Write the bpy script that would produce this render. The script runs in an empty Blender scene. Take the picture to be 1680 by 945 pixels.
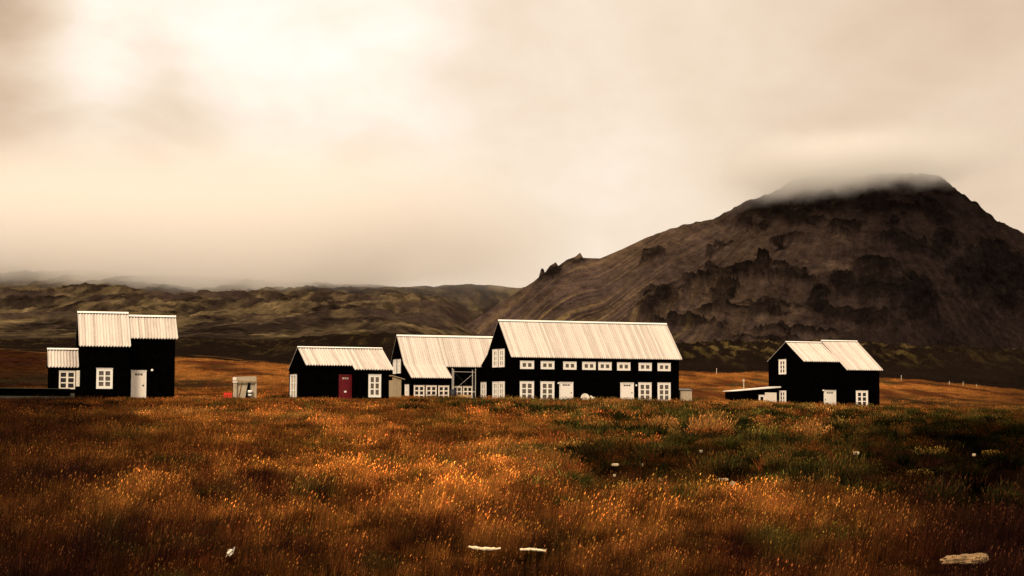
import bpy, bmesh, math, random
import numpy as np
from mathutils import Vector, Matrix

R = math.radians
random.seed(7)
rng = np.random.default_rng(11)
scene = bpy.context.scene
col = scene.collection

# ------------------------------------------------------------------ camera
F = 3000.0            # focal length in photo pixels (1680 wide)
EYE = 1.6
HOR = 675.0           # eye level at the middle column
PITCH = math.atan((HOR - 472.5) / F)
ROLL = 0.004
cr, sr = math.cos(ROLL), math.sin(ROLL)
FW = Vector((0, math.cos(PITCH), math.sin(PITCH)))
R0 = Vector((1, 0, 0)); U0 = Vector((0, -math.sin(PITCH), math.cos(PITCH)))
CR = R0 * cr + U0 * sr
CU = U0 * cr - R0 * sr
cam_d = bpy.data.cameras.new('camera'); cam = bpy.data.objects.new('camera', cam_d); col.objects.link(cam)
cam_d.sensor_width = 36; cam_d.lens = F / 1680 * 36
cam_d.clip_start = 0.2; cam_d.clip_end = 30000
M = Matrix(((CR.x, CU.x, -FW.x, 0), (CR.y, CU.y, -FW.y, 0), (CR.z, CU.z, -FW.z, EYE), (0, 0, 0, 1)))
cam.matrix_world = M
scene.camera = cam
EYEV = Vector((0, 0, EYE))

def ray(px, py):
    return (FW * F + CR * (px - 840) + CU * (472.5 - py)).normalized()

def at(px, py, Y):
    d = ray(px, py); return EYEV + d * (Y / d.y)

# ------------------------------------------------------------------ light
SUN_EL, SUN_AZ = 40.0, 24.0     # azimuth measured from straight behind the camera towards the left
sun_dir = Vector((math.sin(R(180 + SUN_AZ)) * math.cos(R(SUN_EL)), math.cos(R(180 + SUN_AZ)) * math.cos(R(SUN_EL)), math.sin(R(SUN_EL))))
sd = bpy.data.lights.new('sun', 'SUN'); sun = bpy.data.objects.new('sun', sd); col.objects.link(sun)
sd.energy = 2.5; sd.angle = R(12); sd.color = (1.0, 0.83, 0.62)
sun.rotation_euler = sun_dir.to_track_quat('Z', 'Y').to_euler()
sun.location = (-60, -40, 90)

w = bpy.data.worlds.new('World'); scene.world = w; w.use_nodes = True
nt = w.node_tree; nt.nodes.clear()
def N(nt, t, **kw):
    n = nt.nodes.new(t)
    for k, v in kw.items():
        if k.startswith('i_'):
            n.inputs[k[2:].replace('_', ' ')].default_value = v
        else: setattr(n, k, v)
    return n
def L(nt, a, b): nt.links.new(a, b)
def math_n(nt, op, a, b=None, c=None, clamp=False):
    n = nt.nodes.new('ShaderNodeMath'); n.operation = op; n.use_clamp = clamp
    for i, v in enumerate((a, b, c)):
        if v is None: continue
        if isinstance(v, (int, float)): n.inputs[i].default_value = v
        else: nt.links.new(v, n.inputs[i])
    return n.outputs[0]
def mapr(nt, v, a, b, c, d, smooth=True):
    n = nt.nodes.new('ShaderNodeMapRange')
    n.interpolation_type = 'SMOOTHSTEP' if smooth else 'LINEAR'
    nt.links.new(v, n.inputs[0])
    for i, x in enumerate((a, b, c, d)): n.inputs[i + 1].default_value = x
    return n.outputs[0]
def ramp(nt, v, stops, interp='LINEAR'):
    n = nt.nodes.new('ShaderNodeValToRGB'); n.color_ramp.interpolation = interp
    e = n.color_ramp.elements
    while len(e) > 1: e.remove(e[-1])
    e[0].position = stops[0][0]; e[0].color = (*stops[0][1], 1)
    for p, c in stops[1:]:
        k = e.new(p); k.color = (*c, 1)
    nt.links.new(v, n.inputs[0]); return n.outputs[0]

def build_world():
    tc = N(nt, 'ShaderNodeTexCoord')
    sky = N(nt, 'ShaderNodeTexSky', sky_type='NISHITA', sun_disc=False)
    sky.sun_elevation = R(SUN_EL); sky.sun_rotation = R(180 + SUN_AZ); sky.dust_density = 6
    sep = N(nt, 'ShaderNodeSeparateXYZ'); L(nt, tc.outputs['Generated'], sep.inputs[0])
    # cloud deck: noise on the view direction, stretched sideways
    mp = N(nt, 'ShaderNodeMapping'); L(nt, tc.outputs['Generated'], mp.inputs[0])
    mp.inputs['Scale'].default_value = (1.0, 1.0, 1.7); mp.inputs['Location'].default_value = (3.3, 1.2, 0.4)
    n1 = N(nt, 'ShaderNodeTexNoise', i_Scale=6.0, i_Detail=5.0, i_Roughness=0.5, i_Distortion=0.25); L(nt, mp.outputs[0], n1.inputs['Vector'])
    n2 = N(nt, 'ShaderNodeTexNoise', i_Scale=19.0, i_Detail=6.0, i_Roughness=0.55, i_Distortion=0.4); L(nt, mp.outputs[0], n2.inputs['Vector'])
    az = math_n(nt, 'ARCTAN2', sep.outputs[0], sep.outputs[1])
    el = sep.outputs[2]
    def lobe(a0, e0, sa, se):
        da = math_n(nt, 'DIVIDE', math_n(nt, 'SUBTRACT', az, a0), sa)
        de = math_n(nt, 'DIVIDE', math_n(nt, 'SUBTRACT', el, e0), se)
        r2 = math_n(nt, 'ADD', math_n(nt, 'MULTIPLY', da, da), math_n(nt, 'MULTIPLY', de, de))
        return math_n(nt, 'POWER', 2.71828, math_n(nt, 'MULTIPLY', r2, -1.0))
    v = math_n(nt, 'MULTIPLY_ADD', math_n(nt, 'SUBTRACT', n1.outputs[0], .5), mapr(nt, az, -.15, .15, .85, .30), .645)
    v = math_n(nt, 'MULTIPLY_ADD', math_n(nt, 'SUBTRACT', n2.outputs[0], 0.5), mapr(nt, az, -.2, .12, .25, .12), v)
    def acc(v, lb, k): return math_n(nt, 'MULTIPLY_ADD', lb, k, v)
    v = acc(v, lobe(-0.11, 0.215, 0.11, 0.06), 0.27)
    v = acc(v, lobe(-0.225, 0.19, 0.022, 0.06), 0.16)
    v = acc(v, lobe(-0.29, 0.18, 0.035, 0.07), -0.22)
    v = acc(v, lobe(0.10, 0.13, 0.22, 0.035), 0.02)
    v = acc(v, lobe(-0.05, 0.12, 0.16, 0.04), 0.13)
    v = acc(v, lobe(-0.27, 0.085, 0.14, 0.016), -0.12)
    v = acc(v, lobe(0.24, 0.22, 0.12, 0.05), -0.10)
    v = acc(v, lobe(0.20, 0.135, 0.10, 0.035), -0.09)
    c = ramp(nt, v, [(0.0, (.17, .11, .06)), (.22, (.33, .225, .135)), (.40, (.50, .365, .245)), (.54, (.655, .500, .360)), (.70, (.80, .655, .515)), (.86, (.92, .82, .705)), (1.0, (.97, .93, .87))])
    # the unseen upper sky is brighter, as an overcast sky is; below the horizon is dark land
    zen = mapr(nt, el, 0.25, 0.8, 1.0, 1.75)
    low = mapr(nt, el, -0.02, 0.01, 0.05, 1.0)
    k = math_n(nt, 'MULTIPLY', zen, low)
    sc = N(nt, 'ShaderNodeVectorMath', operation='SCALE'); L(nt, c, sc.inputs[0]); L(nt, k, sc.inputs['Scale'])
    sc2 = N(nt, 'ShaderNodeVectorMath', operation='SCALE'); L(nt, sc.outputs[0], sc2.inputs[0]); sc2.inputs['Scale'].default_value = 10.0
    mx = N(nt, 'ShaderNodeMix', data_type='RGBA'); mx.inputs[0].default_value = 0.97
    L(nt, sky.outputs[0], mx.inputs[6]); L(nt, sc2.outputs[0], mx.inputs[7])
    bg = N(nt, 'ShaderNodeBackground'); bg.inputs[1].default_value = 0.10; L(nt, mx.outputs[2], bg.inputs[0])
    out = N(nt, 'ShaderNodeOutputWorld'); L(nt, bg.outputs[0], out.inputs[0])
build_world()
scene.view_settings.view_transform = 'Standard'; scene.view_settings.look = 'None'
scene.view_settings.exposure = 0.25; scene.view_settings.gamma = 1.0
scene.cycles.max_bounces = 14; scene.cycles.diffuse_bounces = 2; scene.cycles.glossy_bounces = 2
scene.cycles.volume_bounces = 12; scene.cycles.volume_max_steps = 256; scene.cycles.volume_step_rate = 1.0
scene.cycles.transparent_max_bounces = 8
scene.cycles.use_denoising = True; scene.cycles.denoiser = 'OPENIMAGEDENOISE'; scene.cycles.denoising_input_passes = 'RGB_ALBEDO_NORMAL'; scene.cycles.denoising_prefilter = 'ACCURATE'

# ------------------------------------------------------------------ noise
_perm = np.random.default_rng(3).permutation(512)
_ga = np.random.default_rng(5).uniform(0, 2 * np.pi, 512)
_gx, _gy = np.cos(_ga), np.sin(_ga)
def perlin(x, y):
    x = np.asarray(x, float); y = np.asarray(y, float)
    xi = np.floor(x).astype(int); yi = np.floor(y).astype(int)
    fx = x - xi; fy = y - yi
    u = fx * fx * fx * (fx * (fx * 6 - 15) + 10); v = fy * fy * fy * (fy * (fy * 6 - 15) + 10)
    def g(ix, iy, dx, dy):
        h = _perm[(_perm[ix & 511] + iy) & 511]
        return _gx[h] * dx + _gy[h] * dy
    a = g(xi, yi, fx, fy); b = g(xi + 1, yi, fx - 1, fy)
    c = g(xi, yi + 1, fx, fy - 1); d = g(xi + 1, yi + 1, fx - 1, fy - 1)
    return ((a + (b - a) * u) * (1 - v) + (c + (d - c) * u) * v) * 1.5
def fbm(x, y, o=5, lac=2.03, gain=.5):
    s = 0; a = 1; t = 0
    for i in range(o):
        s = s + a * perlin(x + 17.3 * i, y - 9.1 * i); t += a; a *= gain; x = x * lac; y = y * lac
    return s / t
def ridged(x, y, o=5, lac=2.07, gain=.5):
    s = 0; a = 1; t = 0
    for i in range(o):
        s = s + a * (1 - np.abs(perlin(x + 31.7 * i, y + 5.3 * i)) * 2); t += a; a *= gain; x = x * lac; y = y * lac
    return s / t
def sst(a, b, x):
    t = np.clip((np.asarray(x, float) - a) / (b - a), 0, 1); return t * t * (3 - 2 * t)
def lerp3(a, b, t):
    return a + (b - a) * t[..., None]

# ------------------------------------------------------------------ terrain shape
_cols = np.array([-900, 0, 210, 420, 640, 840, 1100, 1360, 1680, 2600], float)
def _hl(px): return HOR + ROLL * (px - 840)
_rows = []          # (distance, function px -> world z)
def _zrow(d, zs): _rows.append((d, lambda px, zs=zs: np.interp(px, _cols, zs)))
def _yrow(d, xs, ys):
    _rows.append((d, lambda px, d=d, xs=xs, ys=ys: EYE + (_hl(px) - np.interp(px, xs, ys)) / F * d))
_zrow(1, [0] * 10)
_zrow(18, [0.05, .02, 0, 0, 0, 0, 0, 0, 0, 0])
_zrow(60, [1.1, .92, .90, .86, .85, .80, .66, .55, .5, .5])
_zrow(100, [1.9, 1.75, 1.72, 1.68, 1.60, 1.52, 1.26, 1.05, .95, .9])
_yrow(131, [-900, 0, 210, 420, 640, 840, 1100, 1360, 1680, 2600], [650, 655, 656, 657, 661, 664, 670, 677, 683, 690])
_yrow(160, [-900, 0, 210, 420, 640, 840, 1100, 1360, 1680, 2600], [643, 650, 653, 656, 657, 662, 665, 673, 678, 684])
_yrow(205, [-900, 0, 210, 420, 640, 840, 1100, 1360, 1680, 2600], [625, 637, 641, 645, 650, 653, 655, 666, 670, 680])
_yrow(330, [-900, 0, 210, 300, 420, 480, 640, 1100, 1260, 1400, 1500, 1680, 2600], [560, 576, 588, 589, 597, 602, 606, 611.5, 613, 618, 625, 641, 660])
_yrow(385, [-900, 0, 210, 300, 380, 480, 640, 1100, 1260, 1400, 1500, 1680, 2600], [556, 571, 578, 580, 585, 592, 598, 606, 607, 612, 620, 634, 650])
_yrow(440, [-900, 0, 210, 290, 340, 380, 430, 480, 540, 640, 760, 900, 1000, 1100, 1180, 1280, 1400, 1550, 1680, 2600],
           [552, 566, 564, 561, 561, 573, 577, 565, 557, 552, 560, 577, 577, 576, 577, 575, 576, 582, 590, 600])
_yrow(520, [-900, 0, 210, 290, 340, 400, 430, 480, 540, 640, 760, 900, 1000, 1100, 1180, 1280, 1400, 1550, 1680, 2600],
           [550, 562, 561, 558, 558, 568, 572, 557, 551, 548, 556, 573, 573, 567, 565, 562, 566, 574, 580, 590])
_yrow(700, [-900, 0, 640, 840, 1100, 1680, 2600], [545, 556, 556, 568, 572, 578, 585])
_yrow(1000, [-900, 0, 640, 730, 840, 1100, 1680, 2600], [535, 540, 547, 563, 572, 574, 577, 582])
_yrow(1500, [-900, 0, 600, 700, 780, 1100, 1680, 2600], [500, 508, 518, 540, 570, 574, 576, 578])
_yrow(2200, [-900, 0, 640, 720, 800, 1100, 1680, 2600], [455, 470, 487, 500, 552, 568, 570, 572])
_yrow(2800, [-900, -300, 0, 100, 200, 300, 400, 480, 540, 650, 720, 800, 860, 950, 1100, 2600],
            [400, 408, 425, 435, 442, 449, 455, 458, 463, 470, 468, 466, 470, 490, 545, 560])
_rows.append((3600, lambda px: np.interp(px, [-900, 800, 1100], [160, 120, 60])))
_rows.append((6000, lambda px: np.interp(px, [-900, 800, 1100], [100, 60, 40])))
_ld = np.log(np.array([r[0] for r in _rows]))

def terrain(X, Y, detail=True):
    X = np.asarray(X, float); Y = np.maximum(np.asarray(Y, float), 1.0)
    px = np.clip(840 + F * X / Y, -900, 2600)
    ld = np.log(Y)
    Z = np.zeros(np.broadcast(X, Y).shape)
    tab = [r[1](px) for r in _rows]
    for i in range(len(_rows) - 1):
        m = (ld >= _ld[i]) & (ld < _ld[i + 1] + (1e9 if i == len(_rows) - 2 else 0))
        t = np.clip((ld - _ld[i]) / (_ld[i + 1] - _ld[i]), 0, 1)
        # interpolate in distance, not log, inside an interval
        t = (np.exp(ld) - np.exp(_ld[i])) / (np.exp(_ld[i + 1]) - np.exp(_ld[i])); t = np.clip(t, 0, 1)
        Z = np.where(m, tab[i] * (1 - t) + tab[i + 1] * t, Z)
    if detail:
        near = 1 - sst(200, 330, Y)
        Z = Z + near * (0.10 * fbm(X / 1.6, Y / 2.0, 5, gain=.6) + 0.05 * fbm(X / 9, Y / 9, 2) * sst(15, 40, Y))
        dr = sst(880, 1020, px) * sst(24, 40, Y) * (1 - sst(120, 150, Y))
        Z = Z + dr * 0.50 * fbm(X / 1.6 + 9, Y / 3 + 4, 4)
        mid = sst(180, 240, Y) * (1 - sst(360, 420, Y))
        Z = Z + mid * 0.35 * fbm(X / 7, Y / 14, 4)
        lava = sst(390, 440, Y) * (1 - sst(640, 760, Y))
        right = sst(900, 1080, px)
        Z = Z + lava * (1.5 * (ridged(X / 22, Y / 40, 5) - .55) + (.8 + 2.2 * right) * fbm(X / 6, Y / 10, 5, gain=.6))
        far = sst(640, 900, Y)
        fa = far * (1 - .75 * sst(680, 760, px) * sst(2600, 2200, Y)) * (3.5 + 7 * sst(900, 1800, Y)) * (1 - 0.6 * sst(2500, 2800, Y))
        wx = X + 30 * fbm(X / 150, Y / 300, 2)
        Z = Z + fa * ((ridged(wx / 170, Y / 420, 6, gain=.58) - .55) * 1.35 + .9 * fbm(wx / 60 + 8, Y / 150, 5, gain=.6) + .35 * fbm(X / 16, Y / 40, 4, gain=.6))
    return Z

def tz(x, y): return float(terrain(np.array([x]), np.array([y]))[0])
def ground_at(px, py, dmin=8, dmax=420):
    ds = np.linspace(dmin, dmax, 3000); r = ray(px, py)
    P = np.array([EYEV]) + np.outer(ds / r.y, np.array(r))
    h = terrain(P[:, 0], P[:, 1])
    i = np.argmax(P[:, 2] <= h)
    if P[i, 2] > h[i]: i = len(ds) - 1
    return Vector((P[i, 0], P[i, 1], h[i]))

# ------------------------------------------------------------------ object helpers
def tag(o, label=None, cat=None, group=None, kind=None):
    if label: o['label'] = label
    if cat: o['category'] = cat
    if group: o['group'] = group
    if kind: o['kind'] = kind
    return o
def empty(name, loc=(0, 0, 0), rz=0):
    o = bpy.data.objects.new(name, None); col.objects.link(o); o.location = loc; o.rotation_euler = (0, 0, rz)
    o.empty_display_size = .5; return o
def mesh_obj(name, verts, faces, mat, parent=None, smooth=False):
    me = bpy.data.meshes.new(name)
    me.from_pydata([tuple(v) for v in verts], [], faces); me.update()
    if smooth: me.polygons.foreach_set('use_smooth', [True] * len(me.polygons))
    for m in (mat if isinstance(mat, (list, tuple)) else [mat]): me.materials.append(m)
    o = bpy.data.objects.new(name, me); col.objects.link(o)
    if parent: o.parent = parent
    return o
class MB:
    def __init__(s): s.v = []; s.f = []; s.m = []
    def add(s, vs, fs, mi=0):
        b = len(s.v); s.v += [tuple(v) for v in vs]; s.f += [tuple(i + b for i in f) for f in fs]; s.m += [mi] * len(fs)
    def box(s, x0, x1, y0, y1, z0, z1, mi=0):
        s.add([(x0, y0, z0), (x1, y0, z0), (x1, y1, z0), (x0, y1, z0), (x0, y0, z1), (x1, y0, z1), (x1, y1, z1), (x0, y1, z1)],
              [(0, 3, 2, 1), (4, 5, 6, 7), (0, 1, 5, 4), (1, 2, 6, 5), (2, 3, 7, 6), (3, 0, 4, 7)], mi)
    def beam(s, a, b, wd, th, mi=0, up=Vector((0, 0, 1))):
        a = Vector(a); b = Vector(b); d = (b - a).normalized()
        if abs(d.dot(up)) > .98: up = Vector((0, 1, 0))
        x = d.cross(up).normalized() * wd / 2; y = x.cross(d).normalized() * th / 2
        s.add([a - x - y, a + x - y, a + x + y, a - x + y, b - x - y, b + x - y, b + x + y, b - x + y],
              [(0, 3, 2, 1), (4, 5, 6, 7), (0, 1, 5, 4), (1, 2, 6, 5), (2, 3, 7, 6), (3, 0, 4, 7)], mi)
    def tube(s, a, b, r0, r1=None, n=10, mi=0, cap=True):
        r1 = r0 if r1 is None else r1
        a = Vector(a); b = Vector(b); d = (b - a).normalized()
        up = Vector((0, 0, 1)) if abs(d.z) < .95 else Vector((1, 0, 0))
        x = d.cross(up).normalized(); y = x.cross(d)
        vs = []
        for p, r in ((a, r0), (b, r1)):
            for k in range(n):
                t = 2 * math.pi * k / n; vs.append(p + (x * math.cos(t) + y * math.sin(t)) * r)
        fs = [(k, (k + 1) % n, n + (k + 1) % n, n + k) for k in range(n)]
        if cap: fs += [tuple(range(n))[::-1], tuple(range(n, 2 * n))]
        s.add(vs, fs, mi)
    def sphere(s, c, r, n=10, mi=0, sz=1):
        vs = []; fs = []
        for i in range(n // 2 + 1):
            ph = math.pi * i / (n // 2)
            for k in range(n):
                t = 2 * math.pi * k / n
                vs.append((c[0] + r * math.sin(ph) * math.cos(t), c[1] + r * math.sin(ph) * math.sin(t), c[2] + r * sz * math.cos(ph)))
        for i in range(n // 2):
            for k in range(n): fs.append((i * n + k, (i + 1) * n + k, (i + 1) * n + (k + 1) % n, i * n + (k + 1) % n))
        s.add(vs, fs, mi)
    def build(s, name, mat, parent=None, smooth=False):
        o = mesh_obj(name, s.v, s.f, mat, parent, smooth)
        if any(s.m): o.data.polygons.foreach_set('material_index', s.m)
        return o

# ------------------------------------------------------------------ materials
def new_mat(name):
    m = bpy.data.materials.new(name); m.use_nodes = True; t = m.node_tree
    b = t.nodes['Principled BSDF']; return m, t, b
def plain(name, c, rough=.7, spec=.3, var=.25, scale=6, bump=0.0, metal=0, stretch=(1, 1, 1)):
    m, t, b = new_mat(name)
    b.inputs['Roughness'].default_value = rough; b.inputs['Specular IOR Level'].default_value = spec; b.inputs['Metallic'].default_value = metal
    tc = N(t, 'ShaderNodeTexCoord'); mp = N(t, 'ShaderNodeMapping'); L(t, tc.outputs['Object'], mp.inputs[0]); mp.inputs['Scale'].default_value = stretch
    n = N(t, 'ShaderNodeTexNoise', i_Scale=scale, i_Detail=6.0, i_Roughness=.6); L(t, mp.outputs[0], n.inputs['Vector'])
    lo = tuple(x * (1 - var) for x in c); hi = tuple(min(1, x * (1 + var)) for x in c)
    cc = ramp(t, n.outputs[0], [(.3, lo), (.7, hi)]); L(t, cc, b.inputs['Base Color'])
    if bump:
        bp = N(t, 'ShaderNodeBump', i_Strength=bump, i_Distance=.02); L(t, n.outputs[0], bp.inputs['Height']); L(t, bp.outputs[0], b.inputs['Normal'])
    return m
def m_black():
    m, t, b = new_mat('black_tarred_boards')
    tc = N(t, 'ShaderNodeTexCoord')
    wv = N(t, 'ShaderNodeTexWave', wave_type='BANDS', bands_direction='Z', wave_profile='SAW', i_Scale=2.2, i_Distortion=.0); L(t, tc.outputs['Object'], wv.inputs[0])
    n = N(t, 'ShaderNodeTexNoise', i_Scale=3.0, i_Detail=5.0); L(t, tc.outputs['Object'], n.inputs['Vector'])
    L(t, ramp(t, n.outputs[0], [(.35, (.0005, .0004, .0004)), (.75, (.0022, .0017, .0014))]), b.inputs['Base Color'])
    b.inputs['Roughness'].default_value = .8; b.inputs['Specular IOR Level'].default_value = .0
    bp = N(t, 'ShaderNodeBump', i_Strength=.5, i_Distance=.02); L(t, wv.outputs[1], bp.inputs['Height']); L(t, bp.outputs[0], b.inputs['Normal'])
    return m
def m_roof():
    m, t, b = new_mat('pale_corrugated_roofing')
    tc = N(t, 'ShaderNodeTexCoord'); mp = N(t, 'ShaderNodeMapping'); L(t, tc.outputs['Object'], mp.inputs[0]); mp.inputs['Scale'].default_value = (2.2, .35, .35)
    n = N(t, 'ShaderNodeTexNoise', i_Scale=1.6, i_Detail=7.0, i_Roughness=.65); L(t, mp.outputs[0], n.inputs['Vector'])
    n2 = N(t, 'ShaderNodeTexNoise', i_Scale=7.0, i_Detail=4.0); L(t, tc.outputs['Object'], n2.inputs['Vector'])
    # random tone per rib strip: sheet variation plus painted corrugation light and shade
    sp = N(t, 'ShaderNodeSeparateXYZ'); L(t, tc.outputs['Object'], sp.inputs[0])
    fl = math_n(t, 'FLOOR', math_n(t, 'DIVIDE', sp.outputs[0], .235))
    wn = N(t, 'ShaderNodeTexWhiteNoise', noise_dimensions='1D'); L(t, fl, wn.inputs['W'])
    v = math_n(t, 'ADD', math_n(t, 'MULTIPLY', n.outputs[0], .32), math_n(t, 'MULTIPLY', n2.outputs[0], .20))
    v = math_n(t, 'ADD', v, math_n(t, 'MULTIPLY', math_n(t, 'SUBTRACT', wn.outputs[0], .15), .22))
    L(t, ramp(t, v, [(.22, (.42, .36, .305)), (.34, (.545, .48, .415)), (.48, (.63, .57, .50))]), b.inputs['Base Color'])
    b.inputs['Roughness'].default_value = .62; b.inputs['Specular IOR Level'].default_value = .25
    return m
BLACK = m_black(); ROOF = m_roof()
WHITE = plain('white_paint', (.84, .80, .72), .5, .3, .06, 9)
OFFW = plain('off_white_paint', (.80, .73, .62), .55, .3, .10, 7)
DRED = plain('dark_red_paint', (.125, .004, .008), .45, .3, .2, 5)
GLASS_D = plain('dark_window_glass', (.008, .007, .006), .12, .5, .3, 3)
GLASS_C = plain('curtained_window_glass', (.10, .082, .06), .25, .5, .45, 3.5)
GLASS_L = plain('pale_blind_behind_glass', (.42, .36, .27), .3, .5, .2, 3)
PLANK = plain('weathered_plank', (.36, .28, .17), .85, .15, .35, 4, .5, stretch=(6, 6, .6))
TAN = plain('tan_timber', (.50, .33, .15), .8, .15, .3, 4, .4, stretch=(.6, 5, 5))
GREYW = plain('grey_weathered_board', (.40, .33, .23), .85, .12, .3, 5, .5, stretch=(4, 4, .7))
STEEL = plain('galvanised_tube', (.55, .52, .47), .4, .4, .2, 12, metal=.3)
BRASS = plain('dark_metal', (.06, .05, .04), .4, .5, .2, 12, metal=.6)
DISH = plain('dish_white', (.78, .70, .56), .45, .35, .12, 5)
RED = plain('red_plastic', (.75, .03, .015), .4, .4, .15, 8)
CONC = plain('grey_green_concrete', (.075, .075, .052), .9, .1, .3, 4, .5)
BLACK_AND_SHADE = plain('black_and_gap_shade', (.006, .005, .004), .9, .1, .3, 6)  # black parts, and strips standing in for shaded gaps

# ------------------------------------------------------------------ ground sheets
def grid_mesh(name, X, Y, Z, C, mat, parent=None):
    nr, nc = X.shape
    me = bpy.data.meshes.new(name)
    v = np.stack([X, Y, Z], -1).reshape(-1, 3).astype(np.float32)
    i = np.arange(nr * nc).reshape(nr, nc)
    q = np.stack([i[:-1, :-1], i[:-1, 1:], i[1:, 1:], i[1:, :-1]], -1).reshape(-1, 4).astype(np.int32)
    me.vertices.add(len(v)); me.vertices.foreach_set('co', v.ravel())
    me.loops.add(q.size); me.loops.foreach_set('vertex_index', q.ravel())
    me.polygons.add(len(q)); me.polygons.foreach_set('loop_start', np.arange(len(q), dtype=np.int32) * 4)
    me.polygons.foreach_set('use_smooth', np.ones(len(q), bool))
    me.update(calc_edges=True)
    a = me.color_attributes.new('tint', 'FLOAT_COLOR', 'POINT')
    cc = np.concatenate([C.reshape(-1, 3), np.ones((len(v), 1))], 1).astype(np.float32)
    a.data.foreach_set('color', cc.ravel())
    me.materials.append(mat)
    o = bpy.data.objects.new(name, me); col.objects.link(o)
    if parent: o.parent = parent
    return o
def m_land(name, scales, amp=(.55, 1.5), bump=.6, bdist=1.0):
    m, t, b = new_mat(name)
    at_ = N(t, 'ShaderNodeAttribute', attribute_name='tint')
    g = N(t, 'ShaderNodeNewGeometry')
    n1 = N(t, 'ShaderNodeTexNoise', i_Scale=scales[0], i_Detail=8.0, i_Roughness=.65); L(t, g.outputs['Position'], n1.inputs['Vector'])
    n2 = N(t, 'ShaderNodeTexNoise', i_Scale=scales[1], i_Detail=5.0, i_Roughness=.7); L(t, g.outputs['Position'], n2.inputs['Vector'])
    k = math_n(t, 'MULTIPLY', mapr(t, n1.outputs[0], .3, .7, *amp, smooth=False), mapr(t, n2.outputs[0], .3, .7, .7, 1.3, smooth=False))
    s = N(t, 'ShaderNodeVectorMath', operation='SCALE'); L(t, at_.outputs['Color'], s.inputs[0]); L(t, k, s.inputs['Scale'])
    L(t, s.outputs[0], b.inputs['Base Color'])
    b.inputs['Roughness'].default_value = 1.0; b.inputs['Specular IOR Level'].default_value = .0
    n3 = N(t, 'ShaderNodeTexNoise', i_Scale=.33, i_Detail=6.0, i_Roughness=.7); L(t, g.outputs['Position'], n3.inputs['Vector'])
    bp0 = N(t, 'ShaderNodeBump', i_Strength=.7, i_Distance=1.6); L(t, n3.outputs[0], bp0.inputs['Height'])
    bp = N(t, 'ShaderNodeBump', i_Strength=bump, i_Distance=bdist); L(t, n1.outputs[0], bp.inputs['Height']); L(t, bp0.outputs[0], bp.inputs['Normal']); L(t, bp.outputs[0], b.inputs['Normal'])
    return m

def img_y(X, Y, Z):      # photo row of a ground point
    return _hl(840 + F * X / np.maximum(Y, 1)) - (Z - EYE) / np.maximum(Y, 1) * F

def field_tone(X, Y, Z):
    """vegetation colour by place: dry orange grass, green herbs, dark heath, plus a painted edge vignette"""
    px = 840 + F * X / np.maximum(Y, 1); y = img_y(X, Y, Z)
    sx = np.maximum(Y, 10) / 40.0
    n = fbm(X / 2.6, Y / 7.5, 5, gain=.6); n2 = fbm(X / .9 + 40, Y / 2.8 + 7, 4, gain=.6); n3 = fbm(X / 9 + 5, Y / 30 + 3, 4)
    orange = np.array([.205, .078, .016]); rust = np.array([.100, .027, .008]); gold = np.array([.27, .142, .040])
    green = np.array([.072, .056, .012]); dgreen = np.array([.016, .015, .004]); heath = np.array([.0105, .0034, .0022])
    c = np.zeros(X.shape + (3,)) + orange
    c = lerp3(c, rust, sst(-.25, .35, -n + .5 * n2))
    c = lerp3(c, gold, .75 * sst(.18, .55, n3 * .9 + .6 * n2 ))
    c = lerp3(c, green, .85 * sst(.10, .45, n2 * .8 - .6 * n))
    n4 = fbm(X / .7 + 11, Y / 2.0 + 5, 5, gain=.8)
    c = c * (.56 + .64 * sst(-.3, .3, .55 * n3 + .8 * n))[..., None] * np.clip(1 + 2.8 * n4, .2, 2.6)[..., None]
    c = lerp3(c, np.array([.085, .066, .012]), .6 * sst(.16, .42, fbm(X / 3.1 + 70, Y / 9 + 31, 4, gain=.65)))
    gz = sst(880, 1020, px + 90 * n + 120 * n3) * (1 - sst(780, 835, y + 60 * n))
    gz = np.maximum(gz, sst(680, 820, px + 120 * n3 + 60 * n) * (1 - sst(676, 700, y + 26 * n + 14 * n3)))
    tuftc = sst(-.10, .22, n2 * .9 + n * .7)
    rough = lerp3(np.zeros_like(c) + dgreen, np.array([.135, .055, .012]), tuftc)
    rough = lerp3(rough, green * 1.1, .7 * sst(.0, .4, -n + n2 * .5))
    c = lerp3(c, rough, gz * .93)
    dk = np.maximum(sst(1150, 1560, px + 130 * n3 + 60 * n) * sst(668, 715, y), .92 * sst(420, 0, px + 150 * n3 + 50 * n))  # dark heath on the right; vignette painted in at the left
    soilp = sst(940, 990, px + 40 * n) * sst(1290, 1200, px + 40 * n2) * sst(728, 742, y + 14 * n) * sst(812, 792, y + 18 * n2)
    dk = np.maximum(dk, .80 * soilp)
    dk = np.maximum(dk, .66 * sst(700, 150, px + 90 * n3) * sst(740, 930, y + 50 * n3))  # lower-left corner of the painted vignette
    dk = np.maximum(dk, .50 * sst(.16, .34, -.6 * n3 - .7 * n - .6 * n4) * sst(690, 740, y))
    dk = np.maximum(dk, .52 * sst(790, 945, y + 60 * n))  # vignette falloff painted along the bottom edge
    c = lerp3(c, heath, .94 * dk)  # heath tone also carries the painted vignette
    return c, gz, dk

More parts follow.
